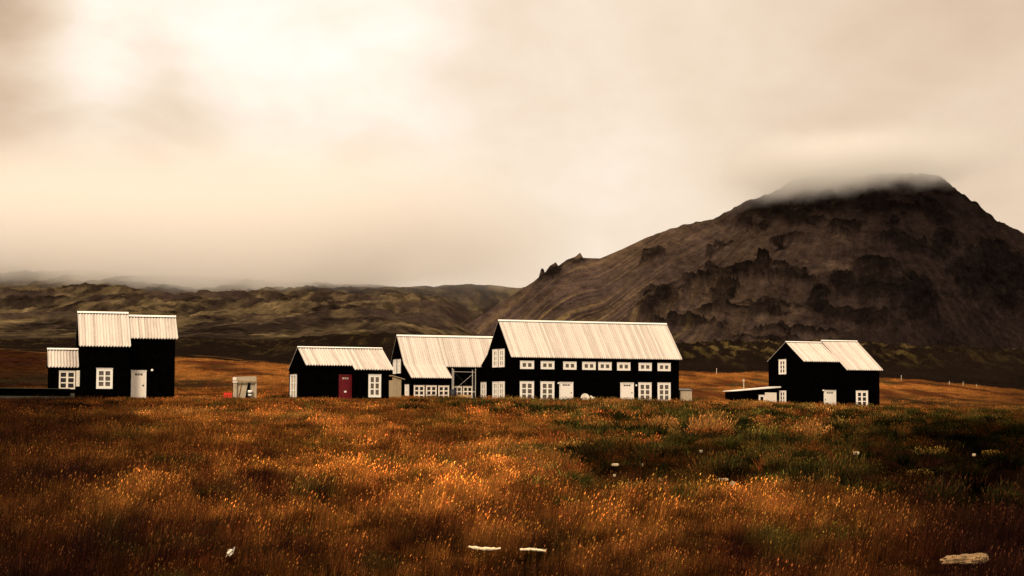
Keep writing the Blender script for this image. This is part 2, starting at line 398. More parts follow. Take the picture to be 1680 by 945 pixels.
def build_ground():
    # meadow, lava bank and far hills as one fan-shaped sheet reaching past the skyline
    pxs = np.concatenate([np.linspace(-2600, -300, 60), np.linspace(-290, 1970, 1000), np.linspace(1980, 4300, 60)])
    ds = np.concatenate([np.linspace(1, 14, 14), np.geomspace(14.3, 330, 300), np.geomspace(332, 760, 240), np.geomspace(764, 3000, 330), np.geomspace(3050, 6000, 20)])
    D, PX = np.meshgrid(ds, pxs, indexing='ij')
    X = (PX - 840) / F * D; Y = D
    Z = terrain(X, Y)
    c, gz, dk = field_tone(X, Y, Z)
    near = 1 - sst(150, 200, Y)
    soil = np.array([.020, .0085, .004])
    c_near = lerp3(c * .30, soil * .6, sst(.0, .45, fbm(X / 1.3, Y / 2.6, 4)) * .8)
    # pasture behind the houses
    n = fbm(X / 9, Y / 30, 5); n2 = fbm(X / 30 + 8, Y / 60, 3)
    past = lerp3(np.zeros_like(c) + np.array([.27, .108, .024]), np.array([.075, .024, .008]), sst(-.25, .30, n + .5 * fbm(X / 3, Y / 22 + 9, 4)))
    past = lerp3(past, np.array([.035, .030, .010]), .8 * sst(.12, .4, fbm(X / 6 + 30, Y / 22, 3)))
    y = img_y(X, Y, Z); px = PX
    past = lerp3(past * (.80 + .2 * sst(900, 1100, px))[..., None], np.array([.022, .007, .004]), .92 * sst(330, 20, px + 60 * n))  # left end darkened as part of the painted vignette
    past = lerp3(past, np.array([.030, .012, .006]), .75 * sst(1500, 1720, px))
    bank = sst(.0, .25, n2 + .25) * (sst(186, 200, Y) * (1 - sst(225, 260, Y))) * np.maximum(sst(1440, 1470, px), sst(480, 250, px))
    past = lerp3(past, np.array([.014, .012, .006]), .9 * bank)
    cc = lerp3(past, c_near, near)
    # dark lava bank and mossy humps
    lv = sst(325, 350, Y + 8 * n)
    dz = np.gradient(Z, axis=0) / np.maximum(np.gradient(Y, axis=0), 1e-6)
    moss_n = fbm(X / 9, Y / 55, 5, gain=.6) ; fine = fbm(X / 2.6, Y / 16, 4, gain=.6)
    rock = np.array([.0095, .006, .004]); moss = np.array([.075, .052, .017])
    lava = lerp3(np.zeros_like(c) + rock, moss, sst(.0, .38, moss_n * .7 + fine * .7) * sst(395, 450, Y + 40 * moss_n) * (.35 + .65 * sst(900, 1080, px)) * (1 - .85 * sst(1380, 1600, px)))
    lava = lerp3(lava, np.array([.16, .075, .022]), .8 * (1 - sst(350, 385, Y)) * sst(.0, .3, fbm(X / 12, Y / 9, 3)) * sst(560, 300, px))
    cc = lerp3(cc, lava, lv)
    # far hills: olive moss, brown scree, dark rock on the steep folds
    hn = fbm(X / 90, Y / 420, 6, gain=.62); hn2 = fbm(X / 26, Y / 150, 5, gain=.62)
    hill = lerp3(np.zeros_like(c) + np.array([.027, .018, .0130]), np.array([.110, .078, .038]), sst(-.30, .48, hn * .8 + hn2 * .9))
    hn3 = ridged(X / 17, Y / 70, 4, gain=.6) - .5
    hill = hill * np.clip(.78 + 1.5 * hn3 * sst(-.3, .3, fbm(X / 50 + 2, Y / 200, 3)) + .5 * hn2, .35, 1.9)[..., None]
    hill = lerp3(hill, np.array([.036, .023, .019]), .75 * sst(.0, .35, fbm(X / 160 + 4, Y / 600, 4)))
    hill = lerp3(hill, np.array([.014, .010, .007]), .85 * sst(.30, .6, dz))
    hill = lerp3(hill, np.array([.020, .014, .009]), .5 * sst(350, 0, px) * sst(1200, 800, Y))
    cc = lerp3(cc, hill, sst(620, 760, Y))
    mat = m_land('land', (1.3, .06), bump=.5, bdist=.12)
    o = grid_mesh('terrain', X, Y, Z, np.clip(cc, 0, 1), mat); tag(o, kind='structure')
    # the wider land all round, below the sheet
    b = MB(); n = 48
    vs = [(0, 0, -1.5)] + [(9000 * math.cos(2 * math.pi * k / n), 9000 * math.sin(2 * math.pi * k / n), -1.5) for k in range(n)]
    b.add(vs, [(0, 1 + k, 1 + (k + 1) % n) for k in range(n)])
    o2 = b.build('ground', plain('wide_land', (.06, .035, .015), .95, .05, .4, .01)); tag(o2, kind='structure')
build_ground()

# ------------------------------------------------------------------ mountain
MSK = np.array([(700, 575), (735, 555), (770, 530), (800, 511), (850, 479), (868, 467), (876, 462), (884, 455), (888, 440), (892, 441), (894, 448), (902, 436), (912, 430), (916, 437), (930, 426), (944, 421), (952, 414), (957, 423), (985, 424), (1020, 409), (1060, 390), (1100, 375), (1130, 366),
                (1165, 361), (1180, 355), (1200, 343), (1225, 329), (1250, 322), (1280, 310), (1305, 292), (1340, 288), (1400, 288), (1450, 284), (1500, 282), (1530, 284), (1550, 291), (1575, 312), (1610, 334), (1640, 362), (1680, 381), (1760, 425), (1860, 480), (2000, 560), (2100, 600)], float)
SPUR = np.array([(960, 600), (1000, 560), (1030, 515), (1055, 486), (1075, 478), (1100, 482), (1130, 468), (1160, 452), (1200, 446), (1238, 440), (1246, 424), (1252, 418), (1258, 420), (1266, 434), (1300, 444), (1340, 440), (1390, 446), (1430, 430), (1480, 444), (1520, 478), (1560, 540), (1600, 600)], float)
DC = 2000.0
def build_mountain():
    pxs = np.linspace(700, 2100, 1150); ds = np.concatenate([np.linspace(1250, 2010, 620), np.linspace(2015, 2500, 50)])
    D, PX = np.meshgrid(ds, pxs, indexing='ij'); X = (PX - 840) / F * D; Y = D
    zc_line = EYE + (_hl(pxs) - np.interp(pxs, MSK[:, 0], MSK[:, 1])) / F * DC
    jag = sst(1000, 1250, pxs) * (3.5 * (ridged(pxs / 22, pxs * 0 + 3, 4) - .5))
    # away from the crest the skyline's small teeth are not carried down the slope
    ker = np.hanning(61); ker /= ker.sum()
    zs_line = np.convolve(np.pad(zc_line, 30, 'edge'), ker, 'valid')
    zc = (zc_line + jag)[None, :] + 0 * D; zsm = zs_line[None, :] + 0 * D
    zf = EYE + (675 - 572) / F * 1500 + 0 * D
    hgt = np.maximum(zsm - zf, 1)
    t = (DC - D) / (hgt * 1.9)                       # 0 crest, 1 foot
    zfront = zsm - hgt * (1 - (1 - np.clip(t, 0, 1)) ** 1.18)
    w = np.exp(-((DC - D) / 14.0) ** 2)
    z = zfront * (1 - w) + zc * w
    z = np.where(D > DC, zc - (D - DC) * .75, z)
    z = z - 60 * sst(1, 1.6, t)                      # dives under the plain beyond the foot
    # spur with its own crest in front
    dsp = 1690 + 40 * np.sin(pxs / 90.0)[None, :]
    zsp = EYE + (_hl(pxs) - np.interp(pxs, SPUR[:, 0], SPUR[:, 1]))[None, :] / F * dsp + 1.5 * (ridged(pxs / 14, pxs * 0, 3) - .5)[None, :]
    k2 = np.hanning(41); k2 /= k2.sum(); zsm2 = np.convolve(np.pad(zsp[0], 20, 'edge'), k2, 'valid')[None, :]
    dd = D - dsp
    wsp = np.exp(-(dd / 9.0) ** 2); zsp = zsp * wsp + (zsm2 - 2) * (1 - wsp)
    cliff = 10 * sst(0, 14, -dd)
    zspur = np.where(dd < 0, zsp + dd * .60 - cliff, zsp - dd * .9)
    k = 6.0
    sm = np.maximum(z, zspur) + k * np.log1p(np.exp(-np.abs(z - zspur) / k)) * .5
    spur_w = sst(-10, 10, zspur - z) * sst(960, 1030, PX) * (1 - sst(1540, 1600, PX))
    z = np.where((PX > 950) & (PX < 1610), sm, z)
    # gullies running away from the summit, crags
    cx, cy = (1430 - 840) / F * DC, DC + 60
    rr = np.hypot(X - cx, Y - cy); an = np.arctan2(X - cx, cy - Y) + .02 * fbm(X / 90, Y / 90, 4) + .006 * fbm(X / 18, Y / 18, 3)
    away = sst(0, 60, DC - D)
    gul = ridged(an * 9 + .25 * fbm(X / 60, Y / 60, 3), rr / 700, 5, gain=.55) - .55
    gul2 = fbm(an * 60, rr / 120, 4)
    crag = ridged(X / 48, (Y * .5 + z * 1.2) / 40, 6, gain=.58) - .5
    top = sst(200, 235, z)
    left = 1 - sst(980, 1180, PX)
    rn = fbm(X / 90 + 7, (Y + z) / 90, 4)
    rockm = np.clip(sst(.0, .3, crag + rn * .6 - .12) * (.25 + .75 * spur_w) + .8 * top * sst(-.1, .25, crag), 0, 1) * (1 - .93 * left)
    rockm = np.maximum(rockm, sst(1490, 1600, PX) * sst(-.25, .25, rn) * sst(120, 160, z) * .8)
    yi = img_y(X, Y, z)
    wpx = PX + 16 * fbm(X / 22, z / 16 + 3, 4, gain=.6) * 1.6; wy = yi + 12 * fbm(X / 24 + 9, z / 14, 4, gain=.6) * 1.6
    bl = np.zeros_like(z)
    for (bx, by, rx, ry, ro) in ((1080, 490, 42, 20, -.5), (1128, 470, 34, 9, -.35), (1180, 452, 42, 10, -.25), (1188, 482, 17, 24, .2), (1252, 432, 9, 20, 0), (1235, 447, 45, 7, -.1), (1300, 452, 50, 7, .15), (1345, 495, 18, 24, .2),
                                 (1440, 440, 40, 9, -.1), (1450, 475, 55, 24, .1), (1505, 490, 34, 30, .5), (1385, 470, 26, 16, 0), (1400, 520, 60, 9, .1), (1215, 512, 95, 5, .02), (1270, 500, 60, 3, .05), (1120, 530, 60, 4, .1),
                                 (1222, 362, 14, 17, -.4), (1262, 338, 46, 9, -.25), (1330, 330, 60, 6, .1), (1400, 322, 60, 5, 0), (1180, 405, 26, 5, -.5), (1325, 362, 40, 5, 0), (1385, 378, 30, 6, .1), (1290, 352, 55, 10, -.1), (1350, 342, 40, 9, .1), (1250, 372, 22, 9, -.6), (1450, 340, 60, 8, .1), (1530, 345, 40, 14, .5), (1480, 400, 40, 10, .3), (1550, 400, 20, 26, .3), (1290, 395, 30, 5, -.3), (1640, 420, 34, 20, .5), (1600, 450, 40, 40, .5), (1660, 470, 40, 40, 0), (1470, 366, 8, 6, 0),
                                 (905, 443, 20, 9, -.5), (945, 428, 18, 6, -.4), (1070, 420, 18, 6, -.4), (1310, 545, 70, 3, .05), (1250, 560, 60, 4, .05)):
        dx, dy = wpx - bx, wy - by; c_, s_ = math.cos(ro), math.sin(ro)
        q = np.sqrt(((dx * c_ + dy * s_) / rx) ** 2 + ((-dx * s_ + dy * c_) / ry) ** 2)
        bl = np.maximum(bl, sst(1.25, .75, q))
    strat = ridged(X / 70, (z + .12 * X) / 9, 4, gain=.6)
    rockm = np.clip(np.maximum(rockm * .55 * spur_w, bl * (.72 + .28 * sst(.45, .75, strat))), 0, 1)
    rockm = np.maximum(rockm, .8 * top * sst(-.1, .25, crag) * (1 - left))
    z = z + away * (2.0 * gul * (1 - .5 * left) * sst(1.2, .3, t) + .35 * gul2 + rockm * (13 * crag + 7 * (strat - .6)) + 5.5 * bl + (.8 + 3 * bl) * fbm(X / 13, z / 9, 5, gain=.6) + 2.2 * (ridged(X / 60 + 3, (z - .5 * X) / 40, 5) - .5) * (1 - left))
    # ground colour, with a lit left flank and shaded right side painted in
    screen = fbm(an * 45, rr / 300, 5, gain=.6); patch = fbm(X / 130, Y / 130, 4)
    scree = lerp3(np.zeros(X.shape + (3,)) + np.array([.034, .0225, .0185]), np.array([.068, .044, .026]), sst(-.25, .35, screen * .8 + patch * .5) * (.35 + .65 * sst(1350, 950, PX)))
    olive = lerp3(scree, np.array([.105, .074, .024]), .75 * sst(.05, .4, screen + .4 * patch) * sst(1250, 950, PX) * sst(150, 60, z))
    c = lerp3(olive, np.array([.015, .0098, .0085]) * (1 + .5 * screen)[..., None], .94 * sst(1230, 1500, PX + 60 * patch))  # right side shadow painted as a darker tone
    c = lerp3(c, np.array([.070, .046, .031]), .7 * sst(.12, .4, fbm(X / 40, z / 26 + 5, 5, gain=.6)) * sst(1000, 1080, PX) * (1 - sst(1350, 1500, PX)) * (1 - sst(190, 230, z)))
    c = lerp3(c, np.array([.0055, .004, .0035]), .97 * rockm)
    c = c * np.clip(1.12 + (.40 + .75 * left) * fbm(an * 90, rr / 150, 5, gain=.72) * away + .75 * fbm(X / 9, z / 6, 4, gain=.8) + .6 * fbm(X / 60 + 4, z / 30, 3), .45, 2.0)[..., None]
    c = c * (.80 + .42 * sst(1250, 950, PX))[..., None]  # left flank painted lighter, as if lit
    m = m_land('mountain_rock', (.09, .5), amp=(.65, 1.4), bump=.9, bdist=6.0)
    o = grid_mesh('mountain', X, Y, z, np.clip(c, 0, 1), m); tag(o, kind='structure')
build_mountain()

# ------------------------------------------------------------------ low cloud on the tops
def cloud(name, lo, hi, dens, label, build, tone=(1.0, .985, .965)):
    m = bpy.data.materials.new(name + '_vapour'); m.use_nodes = True; t = m.node_tree; t.nodes.clear()
    g = N(t, 'ShaderNodeNewGeometry'); sp = N(t, 'ShaderNodeSeparateXYZ'); L(t, g.outputs['Position'], sp.inputs[0])
    n = N(t, 'ShaderNodeTexNoise', i_Scale=.013, i_Detail=5.0, i_Roughness=.6); mp = N(t, 'ShaderNodeMapping'); mp.inputs['Scale'].default_value = (1, .5, 1.6); L(t, g.outputs['Position'], mp.inputs[0]); L(t, mp.outputs[0], n.inputs['Vector'])
    d = build(t, sp.outputs[0], sp.outputs[1], sp.outputs[2], math_n(t, 'SUBTRACT', n.outputs[0], .5))
    v = N(t, 'ShaderNodeVolumePrincipled'); v.inputs['Color'].default_value = (*tone, 1); v.inputs['Anisotropy'].default_value = .2
    L(t, math_n(t, 'MULTIPLY', d, dens), v.inputs['Density'])
    o = N(t, 'ShaderNodeOutputMaterial'); L(t, v.outputs[0], o.inputs['Volume'])
    b = MB(); b.box(lo[0], hi[0], lo[1], hi[1], lo[2], hi[2]); ob = b.build(name, m); tag(ob, label, 'cloud', kind='stuff'); return ob
def _left(t, x, y, z, n):
    base = mapr(t, x, -820, -60, 162, 124); base = math_n(t, 'ADD', base, mapr(t, x, -330, -130, 0, 62))
    h = math_n(t, 'ADD', math_n(t, 'SUBTRACT', z, base), math_n(t, 'MULTIPLY', n, 80))
    d = mapr(t, h, -8, 42, 0, 1); d = math_n(t, 'ADD', d, mapr(t, z, 90, 200, 0, .05)); d = math_n(t, 'MULTIPLY', d, mapr(t, x, 150, -250, 0, 1)); return math_n(t, 'MULTIPLY', d, mapr(t, z, 380, 215, 0, 1))
cloud('hill_cloud', (-1500, 2200, 85), (160, 3000, 390), .0085, 'pale cloud lying on the far hill tops at the left', _left)
def _top(t, x, y, z, n):
    def q(v, c, r): k = math_n(t, 'DIVIDE', math_n(t, 'SUBTRACT', v, c), r); return math_n(t, 'MULTIPLY', k, k)
    r = math_n(t, 'SQRT', math_n(t, 'ADD', math_n(t, 'ADD', q(x, 350, 215), q(y, 1945, 150)), q(math_n(t, 'MULTIPLY_ADD', x, -.10, z), 236, 40)))
    r = math_n(t, 'SUBTRACT', r, math_n(t, 'MULTIPLY', n, 1.2)); return math_n(t, 'MULTIPLY', mapr(t, r, 1.2, .15, 0, 1), math_n(t, 'MULTIPLY', mapr(t, z, 312, 258, 0, 1), math_n(t, 'MULTIPLY', mapr(t, x, 185, 330, 0, 1), mapr(t, x, 600, 430, 0, 1))))
cloud('summit_cloud', (20, 1770, 205), (700, 2140, 318), .038, 'cloud cap hiding the top of the dark mountain', _top, (.958, .953, .940))

# ------------------------------------------------------------------ houses
FOOT = []
class House:
    def __init__(s, name, label, theta, D, px, group='black timber houses with pale corrugated roofs', cat='house', sink=.0):
        p = at(px, 660, D); z = tz(p.x, p.y) - sink
        s.O = Vector((p.x, p.y, z)); s.th = theta
        s.ex = Vector((math.cos(theta), math.sin(theta), 0)); s.ey = Vector((-math.sin(theta), math.cos(theta), 0))
        s.root = empty(name, s.O, theta); tag(s.root, label, cat, group)
    def front(s, px, py, v=0.0):
        r = ray(px, py); o = s.O + s.ey * v
        t = (o - EYEV).dot(s.ey) / r.dot(s.ey); P = EYEV + r * t - s.O
        return P.dot(s.ex), P.z
    def gable(s, px, py, u=0.0):
        r = ray(px, py); o = s.O + s.ex * u
        t = (o - EYEV).dot(s.ex) / r.dot(s.ex); P = EYEV + r * t - s.O
        return P.dot(s.ey), P.z
    def world(s, u, v, z): return s.O + s.ex * u + s.ey * v + Vector((0, 0, z))
    def eave_on_slope(s, px, py, vr, zr, slope, lo=-6, hi=3):
        f = lambda v: s.front(px, py, v)[1] - (zr + (v - vr) * slope)
        a, b = lo, hi; fa = f(a)
        for _ in range(50):
            m = (a + b) / 2
            if (f(m) > 0) == (fa > 0): a = m
            else: b = m
        return (a + b) / 2, s.front(px, py, (a + b) / 2)[1]

def prof_z(prof, v):
    return float(np.interp(v, [p[0] for p in prof], [p[1] for p in prof]))

def roof(h, u0, u1, prof, ridge_i, name='roof', pitch=.235, amp=.04, ends=(True, True)):
    """corrugated sheets over a section given as (depth, height) points from front eave to back eave"""
    b = MB(); nper = max(4, int(round((u1 - u0) / pitch))); sub = 6
    us = np.linspace(u0, u1, nper * sub + 1); wave = amp * np.cos(np.arange(len(us)) * 2 * math.pi / sub)
    pts = []
    for i, (v, z) in enumerate(prof): pts.append((v, z))
    th = .05
    # refine the slope so that the sheet edge stays crisp
    nv = len(pts); nu = len(us)
    top = [(us[j], v, z + wave[j]) for (v, z) in pts for j in range(nu)]
    bot = [(us[j], v, z + wave[j] - th) for (v, z) in pts for j in range(nu)]
    fs = []; fb = []
    for i in range(nv - 1):
        for j in range(nu - 1):
            a = i * nu + j
            fs.append((a, a + 1, a + nu + 1, a + nu)); fb.append((a, a + nu, a + nu + 1, a + 1))
    b.add(top, fs, 0); b.add(bot, fb, 1)
    N0 = len(top)
    edge = []
    for j in range(nu - 1):
        edge.append((j + 1, j, N0 + j, N0 + j + 1)); a = (nv - 1) * nu + j; edge.append((a, a + 1, N0 + a + 1, N0 + a))
    for i in range(nv - 1):
        a = i * nu; edge.append((a, a + nu, N0 + a + nu, N0 + a)); a = i * nu + nu - 1; edge.append((a + nu, a, N0 + a, N0 + a + nu))
    b.f += edge; b.m += [0] * len(edge)
    r = b.build(name, [ROOF, BLACK_AND_SHADE], h.root)
    # smooth across the waves
    # ridge cap: folded strip above the crests, black strip for the shade under its lip
    rv, rz = prof[ridge_i]
    s1 = (prof[ridge_i - 1][1] - rz) / (prof[ridge_i - 1][0] - rv); s2 = (prof[ridge_i + 1][1] - rz) / (prof[ridge_i + 1][0] - rv)
    c = MB(); wcap = .13; lift = amp + .05
    q = [(rv - wcap, rz - wcap * s1 + lift), (rv, rz + lift + .015), (rv + wcap, rz + wcap * s2 + lift)]
    e = .02
    vs = []
    for u in (u0 - e, u1 + e):
        vs += [(u, y, z) for y, z in q] + [(u, y, z - .012) for y, z in q]
    fs = [(0, 1, 7, 6), (1, 2, 8, 7), (3, 9, 10, 4), (4, 10, 11, 5), (0, 6, 9, 3), (2, 5, 11, 8), (0, 3, 4, 1), (1, 4, 5, 2), (6, 7, 10, 9), (7, 8, 11, 10)]
    c.add(vs, fs, 0)
    cap = c.build('ridge_cap', [WHITE], r)
    # black strip standing in for the shaded gaps below the cap
    d = MB()
    yq, zq = q[0]
    d.box(u0 + .01, u1 - .01, yq + .004, yq + .03, zq - lift - amp * .85, zq - .014)
    d.build('gap_shade_strip', BLACK_AND_SHADE, r)
    return r

def wall(h, segs, mat=None):
    """segs: list of (u0,u1,front v,back v,profile). One joined body of walls."""
    b = MB()
    for (u0, u1, vf, vb, prof) in segs:
        inner = [(v, z) for v, z in prof if vf < v < vb]
        ring = [(vf, -.8), (vf, prof_z(prof, vf) - .13)] + [(v, z - .13) for v, z in inner] + [(vb, prof_z(prof, vb) - .13), (vb, -.8)]
        n = len(ring)
        vs = [(u0, v, z) for v, z in ring] + [(u1, v, z) for v, z in ring]
        fs = [tuple(range(n))[::-1], tuple(range(n, 2 * n))] + [(i, (i + 1) % n, n + (i + 1) % n, n + i) for i in range(n)]
        fs = [tuple(reversed(f)) for f in fs]
        b.add(vs, fs)
    o = b.build('wall', mat or BLACK, h.root)
    return o

class Plane:
    """a wall face: a along it, b up, o outwards"""
    def __init__(s, h, kind, off=0.0): s.h = h; s.k = kind; s.off = off
    def P(s, a, b, o):
        return (a, s.off - o, b) if s.k == 'front' else (s.off - o, a, b)
    def uv(s, px, py): return s.h.front(px, py, s.off) if s.k == 'front' else s.h.gable(px, py, s.off)
    def rect(s, x0, y0, x1, y1):
        ym = (y0 + y1) / 2
        a0, _ = s.uv(x0, ym); a1, _ = s.uv(x1, ym); xm = (x0 + x1) / 2
        _, b1 = s.uv(xm, y0); _, b0 = s.uv(xm, y1)
        return min(a0, a1), max(a0, a1), b0, b1
    def box(s, mb, a0, a1, b0, b1, o0, o1, mi=0):
        vs = [s.P(a, b, o) for o in (o0, o1) for (a, b) in ((a0, b0), (a1, b0), (a1, b1), (a0, b1))]
        mb.add(vs, [(0, 1, 2, 3), (4, 7, 6, 5), (0, 4, 5, 1), (1, 5, 6, 2), (2, 6, 7, 3), (3, 7, 4, 0)], mi)

def window(pl, rect, rows=3, cols=2, side=.155, mid=.12, top=.11, gap=.055, glass=None, paint=None, label=None, sill=True):
    a0, a1, b0, b1 = pl.rect(*rect); W = a1 - a0; H = b1 - b0
    m = MB(); g = MB()
    sd = side * W; tp = top * H; gp = gap * H; md = mid * W
    pw = (W - 2 * sd - (cols - 1) * md) / cols; ph = (H - 2 * tp - (rows - 1) * gp) / rows
    pl.box(m, a0, a0 + sd, b0, b1, .0, .07); pl.box(m, a1 - sd, a1, b0, b1, 0, .07)
    pl.box(m, a0 + sd, a1 - sd, b1 - tp, b1, 0, .066); pl.box(m, a0 + sd, a1 - sd, b0, b0 + tp, 0, .066)
    for i in range(1, cols):
        x = a0 + sd + i * pw + (i - 1) * md; pl.box(m, x, x + md, b0 + tp, b1 - tp, 0, .055)
    for j in range(1, rows):
        y = b0 + tp + j * ph + (j - 1) * gp
        for i in range(cols):
            x = a0 + sd + i * (pw + md); pl.box(m, x, x + pw, y, y + gp, 0, .048)
    if sill: pl.box(m, a0 - .03, a1 + .03, b1, b1 + .035, 0, .10)
    for i in range(cols):
        for j in range(rows):
            x = a0 + sd + i * (pw + md); y = b0 + tp + j * (ph + gp)
            pl.box(g, x, x + pw, y, y + ph, .002, .014)
    o = m.build('window', paint or WHITE, pl.h.root)
    g.build('pane', glass or GLASS_C, o)
    if label: o['label'] = label
    return o

def door(pl, rect, paint=None, glass=None, hinge=1, label=None, plate=False):
    a0, a1, b0, b1 = pl.rect(*rect); W = a1 - a0; paint = paint or OFFW
    b0 = min(b0, 0.02)
    fr = MB(); m = MB(); g = MB(); fw = .09
    H = b1 - b0
    # leaf of horizontal boards
    x0, x1, y1 = a0 + fw + .004, a1 - fw - .004, b1 - fw - .004
    ly0, ly1 = b1 - .36, b1 - .20
    pl.box(m, x0, x1, ly1, y1, 0, .035)
    n = 9; step = (ly0 - b0) / n
    for i in range(n): pl.box(m, x0, x1, b0 + i * step, b0 + (i + 1) * step - .014, 0, .035)
    pl.box(m, x0, x1, b0, ly0, 0, .022)
    ww = (x1 - x0); lx = x0 + ww * .20; lw = ww * .60
    pl.box(m, x0, lx, ly0 + .001, ly1 - .001, 0, .034); pl.box(m, lx + lw, x1, ly0 + .001, ly1 - .001, 0, .034)
    k = lw / 3
    for i in range(3):
        pl.box(g, lx + i * k + .02, lx + (i + 1) * k - .02, ly0 + .002, ly1 - .002, .002, .02)
        if i: pl.box(m, lx + i * k - .02, lx + i * k + .02, ly0 + .001, ly1 - .001, 0, .034)
    d = m.build('door', paint, pl.h.root)
    g.build('pane', glass or GLASS_C, d)
    pl.box(fr, a0, a0 + fw, b0, b1, 0, .075); pl.box(fr, a1 - fw, a1, b0, b1, 0, .075); pl.box(fr, a0 + fw, a1 - fw, b1 - fw, b1, 0, .07)
    pl.box(fr, a0 - .03, a1 + .03, b1, b1 + .03, 0, .10)
    fr.build('door_frame', paint if paint is DRED else WHITE, d)
    hd = MB(); hx = x0 + .09 if hinge < 0 else x1 - .09
    pl.box(hd, hx - .03, hx + .03, b0 + .98, b0 + 1.12, .035, .05); pl.box(hd, min(hx, hx - hinge * .12), max(hx, hx - hinge * .12), b0 + 1.04, b0 + 1.07, .05, .075)
    hd.build('door_handle', BRASS, d)
    if plate:
        p = MB(); cx = (x0 + x1) / 2; pl.box(p, cx - .10, cx + .10, b0 + .66, b0 + .80, .036, .045); p.build('letter_plate', WHITE, d)
    if label: d['label'] = label
    return d

def wall_lamp(pl, px, py, r=.10):
    a, b = pl.uv(px, py); m = MB(); c = pl.P(a, b, .17)
    m.sphere(c, r, 12)
    o = m.build('wall_lamp', WHITE, pl.h.root, True)
    k = MB(); pl.box(k, a - .03, a + .03, b - .05, b + .05, 0, .10); k.build('lamp_bracket', BRASS, o)

def plinth(h, u0, u1, v, z):   # low stone footing
    b = MB(); b.box(u0, u1, v - .05, v + .1, -.8, z); return b.build('plinth', CONC, h.root)

TH = R(20)
# --- long two storey house
H1 = House('long_house', 'long two storey black house with eight small upper windows and two white front doors', TH, 183, 837)
ue, ze = H1.front(838.4, 585.0, -.3)
vr, zr = H1.gable(817.4, 525.8, ue)
v2, z2 = H1.gable(799.3, 582.0, ue); v3, z3 = H1.gable(787.6, 602.5, ue)
uR = H1.front(1119.3, 590.0, -.3)[0]
prof1 = [(-.3, ze), (vr, zr), (v2, z2), (v3, z3)]
W1 = v3 - .3
print('H1', ue, ze, vr, zr, v2, z2, v3, z3, uR)
uw = H1.front(1114, 625, 0)[0]
wall(H1, [(0, uw, 0, W1, prof1)]); roof(H1, ue, uR, prof1, 1)
P = Plane(H1, 'front'); G = Plane(H1, 'gable')
for (x0, y0, x1, y1) in [(853.2, 592.4, 875.8, 605.3), (887, 593, 909.1, 605.7), (923.9, 593.8, 945.4, 606.4), (955.1, 594.2, 976.9, 606.8), (981.4, 594.6, 1003, 607.3), (1012.3, 595.1, 1033.8, 607.9), (1047.6, 595.8, 1068.8, 608.4), (1078.7, 596.2, 1099.8, 608.8)]:
    window(P, (x0, y0, x1, y1), rows=1, side=.17, mid=.14, top=.26)
for (x0, y0, x1, y1) in [(852.8, 626, 875.7, 657.8), (886.6, 626.3, 909.1, 658), (1047.3, 628, 1068.5, 659), (1078.7, 628.2, 1099.8, 659.2)]:
    window(P, (x0, y0, x1, y1))
for r_ in [(808.8, 573.7, 817.3, 602.7), (819.1, 573, 828, 602.4), (789.5, 627.5, 798, 658.1), (808.8, 626.7, 817.3, 658), (818.8, 626.3, 828.1, 657.9)]:
    window(G, r_, side=.24, mid=.12, glass=GLASS_C)
door(P, (917.6, 627.2, 940, 661.4), WHITE); door(P, (1017.7, 628, 1039.5, 661), WHITE)
wall_lamp(P, 915.2, 628.9); wall_lamp(P, 1042.9, 632.4)
FOOT.append((H1, 0, uw, 0, W1))

# --- middle house with the scaffold
H2 = House('gabled_house', 'black gabled house in the middle, roof running low over a row of three windows', TH, 186.4, 674)
ue, ze = H2.front(674.4, 619.0, -.3)
vf, zf_ = H2.gable(662.2, 597.0, ue); vr, zr = H2.gable(650.7, 550.5, ue)
sl = (zr - zf_) / (vr - vf)
vB, zB = H2.eave_on_slope(760, 601.3, vr, zr, sl)
if not (vf - 2 < vB < vr): vB, zB = vf + .1, prof_z([(vf, zf_), (vr, zr)], vf + .1)
print('H2', ue, ze, vf, zf_, vr, zr, vB, zB)
Wd = 2 * vr - vB
prof2 = [(-.3, ze), (vf, zf_), (vr, zr), (Wd, zB - .3), (Wd + 1.2, zB - 1.3)]
prof2b = [(vB, zB), (vr, zr), (Wd, zB - .3), (Wd + 1.2, zB - 1.3)]
uS = H2.front(742, 620, -.3)[0]
uE = H2.gable(789.5, 601, 0)[0]
# right end butts against the long house's gable
Pm = H1.world(0, W1, 0) - H2.O; uEnd = Pm.dot(H2.ex)
print('uS', uS, 'uEnd', uEnd, 'v there', Pm.dot(H2.ey))
wall(H2, [(ue + .3, uS - .25, 0, Wd + .9, prof2), (uS - .25, uEnd - .05, vB + .3, Wd + .9, prof2b), (uEnd - .05, uEnd + 2.6, max(vB + .3, Pm.dot(H2.ey) + .15), Wd + .9, prof2b)])
roof(H2, ue, uS, prof2, 2); roof(H2, uS + .004, uEnd + 2.7, prof2b, 1)
P = Plane(H2, 'front'); PB = Plane(H2, 'front', vB + .3); G = Plane(H2, 'gable', ue + .3)
for r_ in [(678.8, 632.6, 696, 656.8), (698.6, 632.7, 716, 656.8), (718.9, 633, 736.4, 656.8)]:
    window(P, r_, side=.11, mid=.14, top=.09, gap=.075, glass=GLASS_D, paint=OFFW)
for r_ in [(742.5, 634, 757.5, 658), (759.5, 634, 774.5, 658)]:
    window(PB, r_, side=.11, mid=.14, top=.09, gap=.075, glass=GLASS_D, paint=OFFW)
for r_ in [(645.7, 590.4, 650.7, 613.2), (652.9, 589.9, 657.6, 612.6), (665, 631.3, 671.2, 657.5)]:
    window(G, r_, side=.22, mid=.12, glass=GLASS_L)
FOOT.append((H2, 0, uEnd, 0, Wd + 1))

